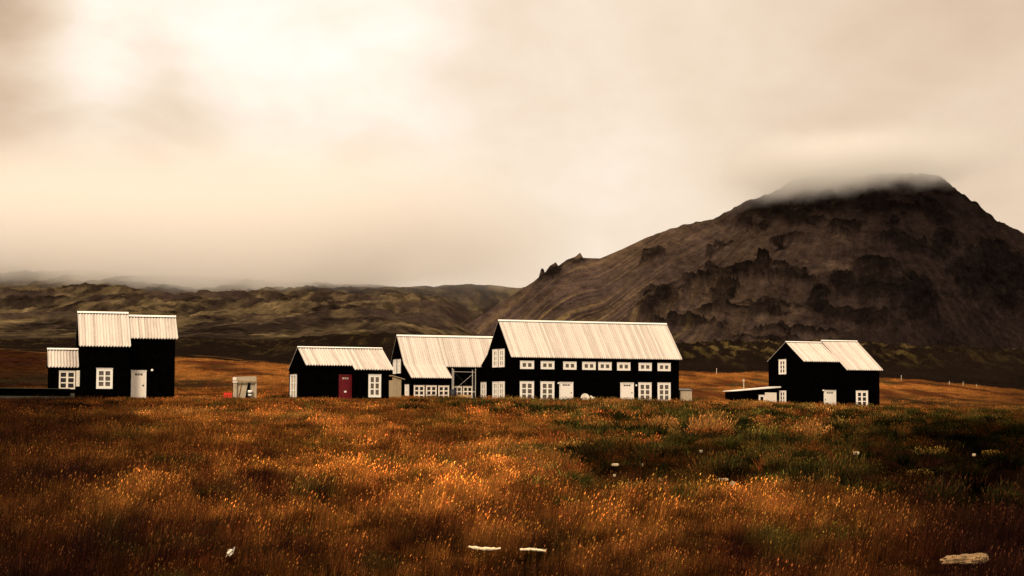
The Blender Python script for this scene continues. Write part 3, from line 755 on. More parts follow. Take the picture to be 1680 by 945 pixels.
# --- small house with the red door
H3 = House('small_house', 'small single storey black house with a dark red front door', TH, 150, 499.5)
ue, ze = H3.front(501.4, 598.0, -.3)
vr, zr = H3.gable(488.1, 570.0, ue); vb, zb = H3.gable(472.9, 607.0, ue)
print('H3', ue, ze, vr, zr, vb, zb)
sl = (zr - ze) / (vr + .3)
vB, zB = H3.eave_on_slope(612, 605.7, vr, zr, sl)
uS = H3.front(582.0, 603, vB)[0]; uR = H3.front(645.8, 605.8, vB)[0]
pA = [(-.3, ze), (vr, zr), (vb, zb)]; pB = [(vB, zB), (vr, zr), (vb, zb)]
print(vB, zB, uS, uR)
wall(H3, [(0, uS, 0, vb - .3, pA), (uS, uR - .3, vB + .3, vb - .3, pB)])
roof(H3, ue, uS - .05, pA, 1); roof(H3, uS - .046, uR, pB, 1)
P = Plane(H3, 'front'); PB = Plane(H3, 'front', vB + .3); G = Plane(H3, 'gable')
window(PB, (604.3, 614.8, 624.9, 651.9), side=.17, mid=.13, glass=GLASS_C)
window(G, (477, 615, 487, 653.8), side=.12, mid=.10, top=.06, gap=.04, glass=GLASS_L)
d = door(P, (555.7, 615, 577.0, 657), DRED, glass=GLASS_L, plate=True, label='dark red front door with three small square lights')
wall_lamp(P, 580.0, 616.6)
FOOT.append((H3, 0, uR, vB, vb))

# --- tall house on the left, with a low annex
TL = R(16)
H4 = House('tall_house', 'tall black house with stepped ridge and white door, a lower annex on its left side', TL, 131, 129.0)
vr = 2.9
ue, zeA = H4.front(129.6, 566.6, -.3); zrA = H4.front(166, 513.4, vr)[1]
uS = H4.front(214.8, 567.4, -.3)[0]
slA = (zrA - zeA) / (vr + .3)
zrB = H4.front(246, 519.3, vr)[1]
vB, zB = H4.eave_on_slope(253, 554.4, vr, zrB, slA)
uR = H4.front(292.3, 554.7, vB)[0]
print('H4', ue, zeA, zrA, uS, zrB, vB, zB, uR)
pA = [(-.3, zeA), (vr, zrA), (2 * vr + .3, zeA)]; pB = [(vB, zB), (vr, zrB), (2 * vr - vB, zB)]
wf = max(vB + .25, 0)
wall(H4, [(ue + .12, uS - .1, 0, 2 * vr, pA), (uS - .1, uR - .18, wf, 2 * vr - wf, pB)])
uRa = H4.front(205.9, 515.5, vr)[0]
roof(H4, ue, uS, pA, 1, pitch=.21); roof(H4, uS + .004, uR, pB, 1, pitch=.21)
P = Plane(H4, 'front'); PB = Plane(H4, 'front', wf)
window(P, (158, 604.6, 184.7, 637.8), side=.15, mid=.11, top=.13)
door(PB, (214.8, 608, 239.8, 656), OFFW)
wall_lamp(PB, 249.2, 607.6)
# annex: set a little back
va = 1.2
ua0, zea = H4.front(78.5, 601.2, va - .25); ua1 = ue + .1
zra = H4.front(100, 573.3, va + 1.6)[1]
pN = [(va - .25, zea), (va + 1.6, zra), (va + 3.6, zea)]
wa = MB()
for (u0, u1) in ((ua0 + .12, ua1),):
    ring = [(va, -.8), (va, prof_z(pN, va) - .13), (va + 1.6, zra - .13), (va + 3.3, prof_z(pN, va + 3.3) - .13), (va + 3.3, -.8)]
    n = 5; vs = [(u0, a, b) for a, b in ring] + [(u1, a, b) for a, b in ring]
    wa.add(vs, [tuple(range(n)), tuple(range(n, 2 * n))[::-1]] + [(n + i, n + (i + 1) % n, (i + 1) % n, i) for i in range(n)])
wa.build('annex_wall', BLACK, H4.root)
roof(H4, ua0, ua1 - .02, pN, 1, name='annex_roof', pitch=.21)
PA = Plane(H4, 'front', va)
window(PA, (96.8, 609, 123.3, 638.4), side=.09, mid=.13, top=.08, gap=.06, glass=GLASS_D, paint=OFFW)
a0, a1, b0, b1 = PA.rect(111.7, 645, 122.3, 661)
m = MB(); PA.box(m, a0, a1, b0, b1, .0, .05)
for i in range(5): PA.box(m, a0 + .02, a1 - .02, b0 + .05 + i * (b1 - b0) / 5.2, b0 + .08 + i * (b1 - b0) / 5.2, .05, .07)
m.build('vent_grille', CONC, H4.root)
GA = Plane(H4, 'gable', ue + .12)
m = MB(); gz0 = H4.front(126, 633.8)[1]; gz1 = H4.front(126, 607.6)[1]
window(GA, (124.7, 607.6, 127.3, 633.8), side=.2, mid=.12, glass=GLASS_L) if False else None
m.box(ue - .10, ue + .14, .25, 1.05, gz0, gz1); m.build('gable_window_stand_in', OFFW, H4.root)  # plain pale box in place of the narrow gable window
FOOT.append((H4, ua0, uR, -.3, 6))

# --- right house with the lean-to
H5 = House('step_roofed_house', 'black house standing alone on the right with a low white edged lean-to', TH, 205, 1316.5)
ue, ze = H5.front(1317.8, 592.3, -.3)
vr, zr = H5.gable(1288.8, 560.3, ue); vb, zb = H5.gable(1258.3, 593.8, ue)
print('H5', ue, ze, vr, zr, vb, zb)
zrB = H5.front(1375, 559.7, vr)[1]; zrA = H5.front(1318, 561.7, vr)[1]
zeA = H5.front(1347, 592.6, -.3)[1]
sl = (zrB - zeA) / (vr + .3)
vB, zB = H5.eave_on_slope(1419, 606.7, vr, zrB, sl)
uSe = H5.front(1377, 593, -.3)[0]; uR = H5.front(1448.8, 606.9, vB)[0]
uSr = H5.front(1347, 560, vr)[0]
print(zrA, zrB, vB, zB, uSe, uSr, uR)
pA = [(-.3, zeA), (vr, zrA), (vb, zb)]; pB = [(vB, zB), (vr, zrB), (vb, zb)]
uS = (uSe + uSr) / 2
wall(H5, [(0, uSe, 0, vb - .3, pA), (uSe, uR - .3, vB + .3, vb - .3, pB)])
roof(H5, ue, uS, pA, 1); roof(H5, uS + .004, uR, pB, 1)
P = Plane(H5, 'front'); PB = Plane(H5, 'front', vB + .3); G = Plane(H5, 'gable')
for r_ in [(1278.4, 590.1, 1290, 614), (1278.7, 641.3, 1290, 664.6)]: window(G, r_, side=.2, mid=.14, glass=GLASS_D)
door(P, (1351.5, 640.5, 1371.3, 671), WHITE, hinge=-1)
wall_lamp(P, 1349.4, 640.6)
window(PB, (1404.2, 641.3, 1423.5, 668.1), side=.15, mid=.13, glass=GLASS_D)
FOOT.append((H5, 0, uR, vB, vb))
# lean-to built against the gable, on the back half of it
vl = H5.gable(1279.5, 650, 0)[0]; PL = Plane(H5, 'front', vl)
u0, z0 = H5.front(1205, 641.5, vl - .25); u1, z1 = H5.front(1278, 635.2, vl - .25)
m = MB(); ring = [(u0 + .15, -.9), (u0 + .15, z0 - .1), (-.01, z1 - .12), (-.01, -.9)]
vs = [(a, vl, b) for a, b in ring] + [(a, vb - .6, b) for a, b in ring]
m.add(vs, [(3, 2, 1, 0), (4, 5, 6, 7), (0, 1, 5, 4), (1, 2, 6, 5), (2, 3, 7, 6), (3, 0, 4, 7)]); m.build('lean_to_wall', BLACK, H5.root)
m = MB(); vs = []
for v in (vl - .3, vb - .4):
    vs += [(u0 - .05, v, z0 - .03), (-.02, v, z1 - .06), (-.02, v, z1 + .10), (u0 - .05, v, z0 + .03)]
m.add(vs, [(0, 1, 2, 3), (7, 6, 5, 4), (0, 4, 5, 1), (1, 5, 6, 2), (2, 6, 7, 3), (3, 7, 4, 0)])
m.build('lean_to_roof', WHITE, H5.root)
window(PL, (1244.6, 648.2, 1254.8, 660.9), rows=1, cols=1, side=.25, top=.22, glass=GLASS_D)
a0, a1, b0, b1 = PL.rect(1255, 644, 1273.8, 670); m = MB(); PL.box(m, a0, a1, b0, b1, 0, .06)
for i in range(1, 5): PL.box(m, a0 + i * (a1 - a0) / 5 - .01, a0 + i * (a1 - a0) / 5 + .01, b0, b1 - .1, .06, .068)
m.build('lean_to_door', OFFW, H5.root)
uv_, zv_ = H5.front(1220.3, 638, vl + 1.2); zt = H5.front(1220.3, 622, vl + 1.2)[1]
m = MB(); m.tube((uv_, vl + 1.2, zv_ - .3), (uv_, vl + 1.2, zt - .35), .06, n=10); m.tube((uv_, vl + 1.2, zt - .35), (uv_, vl + 1.2, zt), .12, .10, n=12)
m.tube((uv_, vl + 1.2, zt), (uv_, vl + 1.2, zt + .06), .03, .01, n=8)
m.build('flue', GREYW, H5.root)
FOOT.append((H5, u0, 0, vl, vb))

# ------------------------------------------------------------------ things by the houses
def shed():
    O = at(651, 661, 170); z = tz(O.x, O.y); t = tag(empty('lean_to_shed', (O.x, O.y, z), TH), 'narrow shed of upright weathered boards between the red door house and the gabled house', 'shed')
    px = 170 / F; w = 14.2 * px / math.cos(TH); h0 = EYE + (_hl(651) - 617) * px - z; h1 = h0 - .28
    n = 7
    m = MB()
    for i in range(n):
        a = -w / 2 + i * w / n; m.box(a + .008, a + w / n - .008, 0, .03 + .012 * (i % 2), -.4, h0 - .05 - .3 * (i + .5) / n)
    m.box(-w / 2 + .02, w / 2 - .02, .05, 1.3, -.4, h1 - .12)
    m.build('board_wall', PLANK, t)
    r = MB(); a, b = -w / 2 - .05, w / 2 + .3
    r.add([(a, -.12, h0), (b, -.12, h1 - .06), (b, 1.4, h1 - .06), (a, 1.4, h0), (a, -.12, h0 + .07), (b, -.12, h1 + .01), (b, 1.4, h1 + .01), (a, 1.4, h0 + .07)],
          [(0, 3, 2, 1), (4, 5, 6, 7), (0, 1, 5, 4), (1, 2, 6, 5), (2, 3, 7, 6), (3, 0, 4, 7)])
    r.build('shed_roof', PLANK, t)
shed()

def scaffold():
    D = 186.6
    A = at(742, 655, D - 1.0); B = at(780, 655, D + .6); z = tz(A.x, A.y)
    t = tag(empty('scaffold', (A.x, A.y, z)), 'light tube scaffold standing in the recess of the gabled house', 'scaffold')
    O = Vector((A.x, A.y, z))
    def at_(px, py, Y): return at(px, py, Y) - O
    YA, YC, YB = D - 1.0, D + .9, D + .4
    def post(px, y0, Y):
        m = MB(); p = at_(px, y0, Y); m.tube((p.x, p.y, -.1), p, .038, n=8); m.build('upright', STEEL, t)
    post(742.2, 603.5, YA); post(780.2, 605, YB); post(775.2, 607, YC)
    post(744.4, 606, YC)
    for (a, b) in (((742, 609.8, YA), (780, 610.6, YB)), ((744.4, 643, YC), (780, 643, YB)), ((762, 661.2, YA), (781, 661.4, YB))):
        m = MB(); m.tube(at_(*a), at_(*b), .022, n=8); m.build('crossbar', STEEL, t)
    m = MB(); m.tube(at_(752, 634, YC), at_(776.5, 613, YC), .013, n=6); m.build('brace', STEEL, t)
    m = MB(); m.tube(at_(745.5, 611, YC + .1), at_(768, 633, YC + .1), .014, n=6); m.build('brace', BRASS, t)
    for k in range(12):
        m = MB(); p = at_(775.2, 612 + k * 4.1, YC); m.tube(p - Vector((.0, .1, 0)), p + Vector((.10, -.12, 0)), .013, n=6); m.build('rung', STEEL, t)
scaffold()

def bench():
    D = 184.6; O = at(759.5, 657, D); z = tz(O.x, O.y); t = tag(empty('wooden_bench', (O.x, O.y, z), TH), 'tan wooden bench with a broad backrest in front of the scaffold', 'bench')
    px = D / F; w = 33 * px; zt = EYE + (_hl(760) - 647.5) * px - z
    m = MB()
    for k in range(3): m.box(-w / 2, w / 2, .30, .34, zt - .44 + k * .147, zt - .306 + k * .147)
    m.build('backrest', TAN, t)
    m = MB()
    for k in range(3): m.box(-w / 2 + .08, w / 2 - .04, -.18 + k * .15, -.05 + k * .15, zt - .60, zt - .56)
    m.build('seat', TAN, t)
    for sx in (-w / 2 + .2, w / 2 - .2):
        for sy in (-.12, .26):
            m = MB(); m.box(sx - .05, sx + .05, sy - .04, sy + .035, -.1, zt - .602); m.build('leg', TAN, t)
    for sx in (-w / 2 + .2, w / 2 - .2):
        m = MB(); m.box(sx - .04, sx + .04, .345, .40, zt - .60, zt - .02); m.build('back_post', TAN, t)
    O2 = O + Vector((-.95, -.5, 0)); z2 = tz(O2.x, O2.y); m = MB()
    h = .95
    m.tube((0, 0, 0), (0, 0, h), .28, .30, n=14); m.tube((0, 0, h), (0, 0, h + .05), .31, .27, n=14)
    o = m.build('barrel', plain('dark_blue_plastic', (.012, .011, .02), .5, .3, .2), None, True); o.location = (O2.x, O2.y, z2 - .05)
    tag(o, 'dark barrel at the left end of the tan bench', 'barrel')
bench()

def dish(px, py, D, r, yaw, tilt, label, mast=True):
    C = at(px, py, D); z = tz(C.x, C.y); t = tag(empty('satellite_dish', (C.x, C.y, z), 0), label, 'satellite dish', 'satellite dishes in front of the long house')
    hz = max(C.z - z, r * .8)
    Mx = Matrix.Translation((0, 0, hz)) @ Matrix.Rotation(yaw, 4, 'Z') @ Matrix.Rotation(tilt, 4, 'X')
    nr, na = 6, 28; vs = []; fs = []
    for side, off in ((0, 0), (1, .02)):
        for i in range(nr + 1):
            for k in range(na):
                rr = r * i / nr; a = 2 * math.pi * k / na; vs.append(Mx @ Vector((rr * math.cos(a), -rr * rr * .32 / r + .1 * r + off, rr * math.sin(a) * 1.06)))
    n1 = (nr + 1) * na
    for s_ in (0, 1):
        for i in range(nr):
            for k in range(na):
                a, b_, c, d_ = i * na + k, i * na + (k + 1) % na, (i + 1) * na + (k + 1) % na, (i + 1) * na + k
                f = (a, b_, c, d_) if s_ == 0 else (n1 + a, n1 + d_, n1 + c, n1 + b_)
                fs.append(f)
    for k in range(na): fs.append((nr * na + k, nr * na + (k + 1) % na, n1 + nr * na + (k + 1) % na, n1 + nr * na + k))
    mesh_obj('reflector', vs, fs, DISH, t, True)
    m = MB(); tip = Mx @ Vector((0, -r * .95, -.1 * r)); m.beam(Mx @ Vector((0, -.3 * r, -r)), tip, .025, .025)
    f = m.build('feed_arm', STEEL, t)
    m = MB(); m.tube(tip, tip + (Mx.to_3x3() @ Vector((0, .12, .02))), .05, .06, n=10); m.build('receiver', GREYW, t, True)
    m = MB(); m.tube((0, .1, -.1), (0, .1, hz), .03, n=8); m.build('mast', STEEL, t)
dish(959.9, 659.3, 176, .43, R(8), R(-12), 'round white satellite dish facing the meadow in front of the black long wall')
dish(971.8, 658.8, 176.6, .34, R(62), R(-38), 'white satellite dish seen nearly edge on, just right of the round one')

def utility_box():
    O = at(1125.5, 662, 190); z = tz(O.x, O.y); t = tag(empty('utility_cabinet', (O.x, O.y, z), R(8)), 'pale grey box with a dark lid at the right end of the long house', 'cabinet')
    px = 190 / F; w = 20 * px; h = EYE + (_hl(1125) - 641) * px - z
    m = MB()
    for i in range(4):
        a = -w / 2 + i * w / 4; m.box(a + .01, a + w / 4 - .01, 0, .03, 0, h)
    m.box(-w / 2 + .02, w / 2 - .02, .03, .9, -.3, h - .01); m.build('box_body', GREYW, t)
    m = MB(); m.add([(-w / 2 - .05, -.06, h), (w / 2 + .06, -.06, h), (w / 2 + .06, 1, h + .18), (-w / 2 - .05, 1, h + .18), (-w / 2 - .05, -.06, h + .05), (w / 2 + .06, -.06, h + .05), (w / 2 + .06, 1, h + .23), (-w / 2 - .05, 1, h + .23)],
          [(0, 3, 2, 1), (4, 5, 6, 7), (0, 1, 5, 4), (1, 2, 6, 5), (2, 3, 7, 6), (3, 0, 4, 7)]); m.build('lid', BRASS, t)
utility_box()

def board_shelter():
    D = 137; O = at(402, 656, D); z = tz(O.x, O.y); t = tag(empty('board_shelter', (O.x, O.y, z), R(4)), 'weathered open board shelter with slanting panels, in the grass left of the red door house', 'shelter')
    px = D / F
    X = lambda p: (p - 402) * px
    Z = lambda y: EYE + (_hl(402) - y) * px - z
    m = MB(); m.box(X(382.8), X(388.3), -.12, .06, -.3, Z(618.8)); m.build('post', GREYW, t)
    m = MB(); m.box(X(418.0), X(420.6), -.05, .06, -.3, Z(619)); m.build('post', GREYW, t)
    m = MB(); m.box(X(382.0), X(388.0), -.17, -.122, Z(624.5), Z(619)); m.box(X(381.8), X(389.5), -.18, -.125, Z(628), Z(626)); m.build('end_bracket', OFFW, t)
    m = MB()
    m.add([(X(388.8), -.10, Z(624.6)), (X(419.8), -.10, Z(624.6)), (X(419.8), -.04, Z(624.6)), (X(388.8), -.04, Z(624.6)),
           (X(388.8), -.10, Z(618.2)), (X(419.8), -.10, Z(617.5)), (X(419.8), -.04, Z(617.5)), (X(388.8), -.04, Z(618.2))],
          [(0, 3, 2, 1), (4, 5, 6, 7), (0, 1, 5, 4), (1, 2, 6, 5), (2, 3, 7, 6), (3, 0, 4, 7)]); m.build('fascia_board', GREYW, t)
    m = MB(); m.beam((X(388.8), -.13, Z(626)), (X(421), -.13, Z(625.6)), .05, .07); m.beam((X(389), -.12, Z(627.6)), (X(420), -.12, Z(627.2)), .03, .035); m.build('rail', PLANK, t)
    for (a, b, c, d_) in ((388.6, 396.2, 387.5, 389.0), (397.8, 406.5, 391.2, 400.5), (411.0, 419.0, 409.5, 418.5)):
        m = MB(); yb = -.25
        m.add([(X(c), .08, yb), (X(d_), .08, yb), (X(d_), .13, yb), (X(c), .13, yb), (X(a), .08, Z(626.5)), (X(b), .08, Z(626.5)), (X(b), .13, Z(626.5)), (X(a), .13, Z(626.5))],
              [(0, 3, 2, 1), (4, 5, 6, 7), (0, 1, 5, 4), (1, 2, 6, 5), (2, 3, 7, 6), (3, 0, 4, 7)]); m.build('slanting_panel', GREYW, t)
    m = MB(); m.beam((X(406.5), .3, -.2), (X(410.5), .3, Z(626)), .5, .03); m.build('dark_gap_board', BLACK_AND_SHADE, t)  # black board makes the dark gap between the panels
    # bucket hung on a strap, a separate thing
    u = tag(empty('bucket', (O.x + X(410.3), O.y - .12, z + Z(650)), 0), 'small white bucket with a dark band hanging inside the board shelter', 'bucket')
    m = MB(); m.tube((0, 0, 0), (0, 0, .15), .13, .15, n=14); m.tube((0, 0, .22), (0, 0, .44), .155, .165, n=14); m.build('bucket_body', WHITE, u, True)
    m = MB(); m.tube((0, 0, .15), (0, 0, .22), .152, .152, n=14); m.build('band', BLACK_AND_SHADE, u)
    m = MB(); m.tube((0, 0, .44), (-.02, 0, 1.12), .012, n=6); m.build('strap', BRASS, u)
board_shelter()

def red_crate():
    g = ground_at(373.5, 660, 110, 160); O = at(373.5, 659, 134); z = tz(O.x, O.y); px = 134 / F
    t = tag(empty('crate', (O.x, O.y, z + .16), R(10)), 'bright red plastic crate on the grass beside the board shelter', 'crate')
    w, d_, h = 12.5 * px, .38, .36; m = MB()
    m.box(-w / 2, w / 2, -d_ / 2, d_ / 2, 0, .03)
    for sy in (-1, 1):
        y0, y1 = (sy * d_ / 2 - .012, sy * d_ / 2 + .012)
        m.box(-w / 2, w / 2, y0, y1, .031, .12); m.box(-w / 2, w / 2, y0, y1, .26, h)
        for k in range(6): a = -w / 2 + (w - .04) * k / 5; m.box(a, a + .04, y0 + .002, y1 - .002, .12, .26)
    for sx in (-1, 1):
        x0, x1 = (sx * w / 2 - .012, sx * w / 2 + .012)
        m.box(x0, x1, -d_ / 2 + .013, d_ / 2 - .013, .031, .12); m.box(x0, x1, -d_ / 2 + .013, d_ / 2 - .013, .26, h)
        m.box(x0 + .001, x1 - .001, -.05, .05, .12, .26)
    m.build('crate_body', RED, t)
    m = MB(); m.box(-w / 2 - .02, w / 2 + .02, -d_ / 2 - .02, -d_ / 2 + .03, h, h + .03); m.box(-w / 2 - .02, w / 2 + .02, d_ / 2 - .03, d_ / 2 + .02, h, h + .03); m.build('rim', RED, t)
red_crate()

def low_wall():
    A = at(-60, 655, 126); B = at(113, 657, 132); z = tz(B.x, B.y)
    t = tag(empty('low_wall', (B.x, B.y, z)), 'low black wall with a grey green footing running off the left edge from the annex', 'wall')
    a = Vector((A.x - B.x, A.y - B.y, 0)); d = a.normalized(); n = Vector((-d.y, d.x, 0)); px = 132 / F
    zt = EYE + (_hl(60) - 637.5) * px - z; zm = EYE + (_hl(60) - 650.5) * px - z
    def slab(name, z0, z1, th, mat):
        m = MB(); vs = []
        for zz in (z0, z1):
            vs += [tuple(n * th / 2) , tuple(a + n * th / 2), tuple(a - n * th / 2), tuple(-n * th / 2)]
            for k in range(4):
                x = vs[len(vs) - 4 + k]; vs[len(vs) - 4 + k] = (x[0], x[1], zz)
        m.add(vs, [(0, 3, 2, 1), (4, 5, 6, 7), (0, 1, 5, 4), (1, 2, 6, 5), (2, 3, 7, 6), (3, 0, 4, 7)]); m.build(name, mat, t)
    slab('footing', -.6, zm, .4, CONC); slab('boarding', zm + .004, zt - .04, .3, BLACK); slab('coping', zt - .036, zt, .38, CONC)
low_wall()

# fence posts far behind the right house
posts = [(1478.5, 623.5, 616, 'thin pale fence post on the far pasture edge just right of the step roofed house'),
         (1557.5, 630, 626, 'short pale fence post on the far pasture edge, second from the right house'),
         (1580, 632, 627, 'slim pale fence post on the far pasture edge, third from the right house'),
         (1602, 637, 633, 'stubby brown fence post on the far pasture edge near the right side'),
         (1175.5, 612, 604.5, 'thin grey fence post on the pasture edge between the long house and the right house')]
for (x, y0, y1, lb) in posts:
    D = 325; O = at(x, y0, D); z = tz(O.x, O.y); h = max(.5, at(x, y1, D).z - z)
    t = tag(empty('fence_post', (O.x, O.y, z)), lb, 'fence post', 'fence posts along the far pasture')
    m = MB(); m.tube((0, 0, -.2), (.03, 0, h), .075, .06, n=8); m.build('post_shaft', GREYW, t)
    m = MB(); m.tube((.03, 0, h), (.03, 0, h + .05), .06, .02, n=8); m.build('post_cap', STEEL, t)

# ------------------------------------------------------------------ stones and scraps
CLEAR = []
STONE = plain('pale_stone', (.42, .32, .20), .9, .15, .35, 14, .8)
STONE2 = plain('lichen_stone', (.23, .145, .07), .95, .05, .6, 11, .6)
def rock(name, px, py, wpx, hpx, label, mat, cat='stone', group=None, yaw=0, depth=.6, seed=0, rough=.16, dig=.25, dmin=10):
    g = ground_at(px, py, dmin, 220); D = g.y; s = D / F
    a, b, h = wpx * s / 2, wpx * s / 2 * depth, hpx * s
    CLEAR.append((g.x, g.y, a * 1.02, b + (.5 if D < 30 else 1.1 if D < 60 else 2.5)))
    r = np.random.default_rng(seed); nth, nph = 40, 20; vs = []; fs = []
    off = r.uniform(0, 50)
    for i in range(nph + 1):
        ph = math.pi * i / nph
        for k in range(nth):
            th = 2 * math.pi * k / nth
            x, y, z = math.sin(ph) * math.cos(th), math.sin(ph) * math.sin(th), math.cos(ph)
            # squared-off lump
            q = (abs(x) ** 3.2 + abs(y) ** 3.2 + abs(z) ** 3.2) ** (-1 / 3.2)
            n = 1 + rough * float(fbm(np.array(x * 2.6 + off + z), np.array(y * 1.8 + z * 2.3), 5, gain=.6))
            vs.append((x * q * n * a, y * q * n * b, z * q * n * h * .62 + h * (.5 - dig)))
    for i in range(nph):
        for k in range(nth): fs.append((i * nth + k, (i + 1) * nth + k, (i + 1) * nth + (k + 1) % nth, i * nth + (k + 1) % nth))
    o = mesh_obj(name, vs, fs, mat); o.location = (g.x, g.y, g.z); o.rotation_euler = (0, yaw, R(6) * (seed % 3 - 1))
    tag(o, label, cat, group); return o
rock('flat_rock', 1583, 924, 74, 15, 'long flat lichen covered rock in the dark grass at the lower right', STONE2, 'rock', yaw=R(-5), depth=.4, seed=4, rough=.5)
def bone_wood(name, px, py, wpx, label, cat, mat, seed, th=.03, bend=.01, pieces=((0, 1),)):
    g = ground_at(px, py, 10, 30); s = g.y / F; Lh = wpx * s / 2; r = random.Random(seed); CLEAR.append((g.x, g.y, Lh, .5))
    m = MB(); n = 14
    pts = [Vector((-Lh + 2 * Lh * i / n, r.uniform(-.004, .004), bend * math.sin(3.2 * i / n) + r.uniform(-.003, .003) - .00)) for i in range(n + 1)]
    ring = 8; vs = []; fs = []
    for i, p in enumerate(pts):
        rr = th * (.55 + .45 * math.sin(math.pi * (i + .6) / (n + 1.2))) * r.uniform(.75, 1.15)
        for k in range(ring):
            t = 2 * math.pi * k / ring; vs.append(p + Vector((0, math.cos(t) * rr * 1.6, math.sin(t) * rr * (1 + .4 * r.random()))))
    for i in range(n):
        for k in range(ring): fs.append((i * ring + k, i * ring + (k + 1) % ring, (i + 1) * ring + (k + 1) % ring, (i + 1) * ring + k))
    fs += [tuple(range(ring))[::-1], tuple(range(n * ring, n * ring + ring))]
    m.add(vs, fs)
    # frayed splinters
    for k in range(5):
        i = r.randrange(1, n - 1); p = pts[i]; q = p + Vector((r.uniform(.01, .05), r.uniform(-.02, .0), r.uniform(.005, .03)))
        m.tube(p, q, th * .28, .001, n=5)
    o = m.build(name, mat, None); o.location = (g.x, g.y, g.z + .10); o.rotation_euler = (0, R(3), 0); tag(o, label, cat); return o
PALEW = plain('bleached_wood', (.74, .60, .38), .8, .15, .25, 16, .6, stretch=(1, 4, 4))
bone_wood('driftwood', 795, 914, 52, 'bleached stick lying in the grass at the bottom centre, left of the split board', 'stick', PALEW, 3, .016, -.012)
bone_wood('split_board', 874, 919, 42, 'pale splintered piece of board lying in the grass right of the bleached stick', 'wood scrap', PALEW, 8, .014, .01)
def scrap():
    g = ground_at(378, 926, 10, 30); CLEAR.append((g.x, g.y, .06, .5)); t = tag(empty('paper_scrap', (g.x, g.y, g.z + .10)), 'crumpled white scrap caught in the dark grass at the lower left', 'litter')
    r = random.Random(5); m = MB(); s = g.y / F
    def sheet(cx, cz, w_, h_, sk):
        n = 5; vs = []; fs = []
        for i in range(n + 1):
            for j in range(n + 1):
                u, v = i / n - .5, j / n - .5
                vs.append((cx + (u * w_ + v * sk) * (1 - .5 * abs(v)) + r.uniform(-.004, .004), r.uniform(-.018, .018), cz + v * h_ + r.uniform(-.004, .004)))
        b0 = len(vs)
        vs += [(x, y + .006, z) for x, y, z in vs]
        for i in range(n):
            for j in range(n):
                a = i * (n + 1) + j; fs.append((a, a + 1, a + n + 2, a + n + 1)); fs.append((b0 + a, b0 + a + n + 1, b0 + a + n + 2, b0 + a + 1))
        m.add(vs, fs)
    sheet(-.010, .022, .055, .068, .02); sheet(.030, .045, .016, .075, .035)
    m.build('crumpled_sheet', plain('paper_white', (.86, .80, .68), .7, .2, .06, 20), t)
    m = MB(); m.tube((-.05, 0, -.03), (-.02, .0, .03), .003, .002, n=5); m.build('torn_strip', PALEW, t)
scrap()
small = [(1009.5, 764, 12, 3.2, 'flat pale stone in the dark soil patch, leftmost of the larger ones'), (1053, 765, 5, 4, 'small pale stone in the dark soil patch right of the flat one'),
         (1083, 789, 7, 5, 'rounded pale stone near the lower edge of the dark soil patch'), (1202, 796, 8, 5, 'pale stone standing alone right below the dark green herbs'),
         (1186, 788.5, 18, 3.2, 'long thin grey stone behind the lone pale stone'), (1008, 782.5, 5, 3.5, 'tiny stone at the left edge of the dark soil patch'),
         (949, 791, 7, 4, 'small tan stone beside the orange grass edge, farthest left'), (1405, 746, 10, 4, 'flat tan stone between green tussocks on the right'),
         (1614, 692, 9, 3.4, 'bright white stone at the far right below the pasture strip'), (1533, 823, 9, 5, 'grey pale stone in the dark heath at the right'),
         (1598, 748, 6, 3, 'tiny pale stone in the dark ground on the far right'), (1150, 742, 6, 3, 'small pale stone between two tussocks below the utility cabinet')]
for i, (x, y, w_, h_, lb) in enumerate(small):
    rock('stone', x, y, w_ * 1.0, h_ * 1.25, lb, STONE, 'stone', 'pale stones scattered over the rough ground', seed=20 + i, dmin=18)

# ------------------------------------------------------------------ grass, herbs and heath
def m_grass(name, trans=.35):
    m = bpy.data.materials.new(name); m.use_nodes = True; t = m.node_tree; t.nodes.clear()
    a = N(t, 'ShaderNodeAttribute', attribute_name='tint', attribute_type='INSTANCER')
    b = N(t, 'ShaderNodeAttribute', attribute_name='blade')
    mul = N(t, 'ShaderNodeMix', data_type='RGBA', blend_type='MULTIPLY'); mul.inputs[0].default_value = 1.0
    L(t, a.outputs['Color'], mul.inputs[6]); L(t, b.outputs['Color'], mul.inputs[7])
    d = N(t, 'ShaderNodeBsdfDiffuse'); L(t, mul.outputs[2], d.inputs[0])
    tr = N(t, 'ShaderNodeBsdfTranslucent'); L(t, mul.outputs[2], tr.inputs[0])
    mx = N(t, 'ShaderNodeMixShader'); mx.inputs[0].default_value = trans; L(t, d.outputs[0], mx.inputs[1]); L(t, tr.outputs[0], mx.inputs[2])
    o = N(t, 'ShaderNodeOutputMaterial'); L(t, mx.outputs[0], o.inputs[0]); return m
GRASS = m_grass('grass_blades')

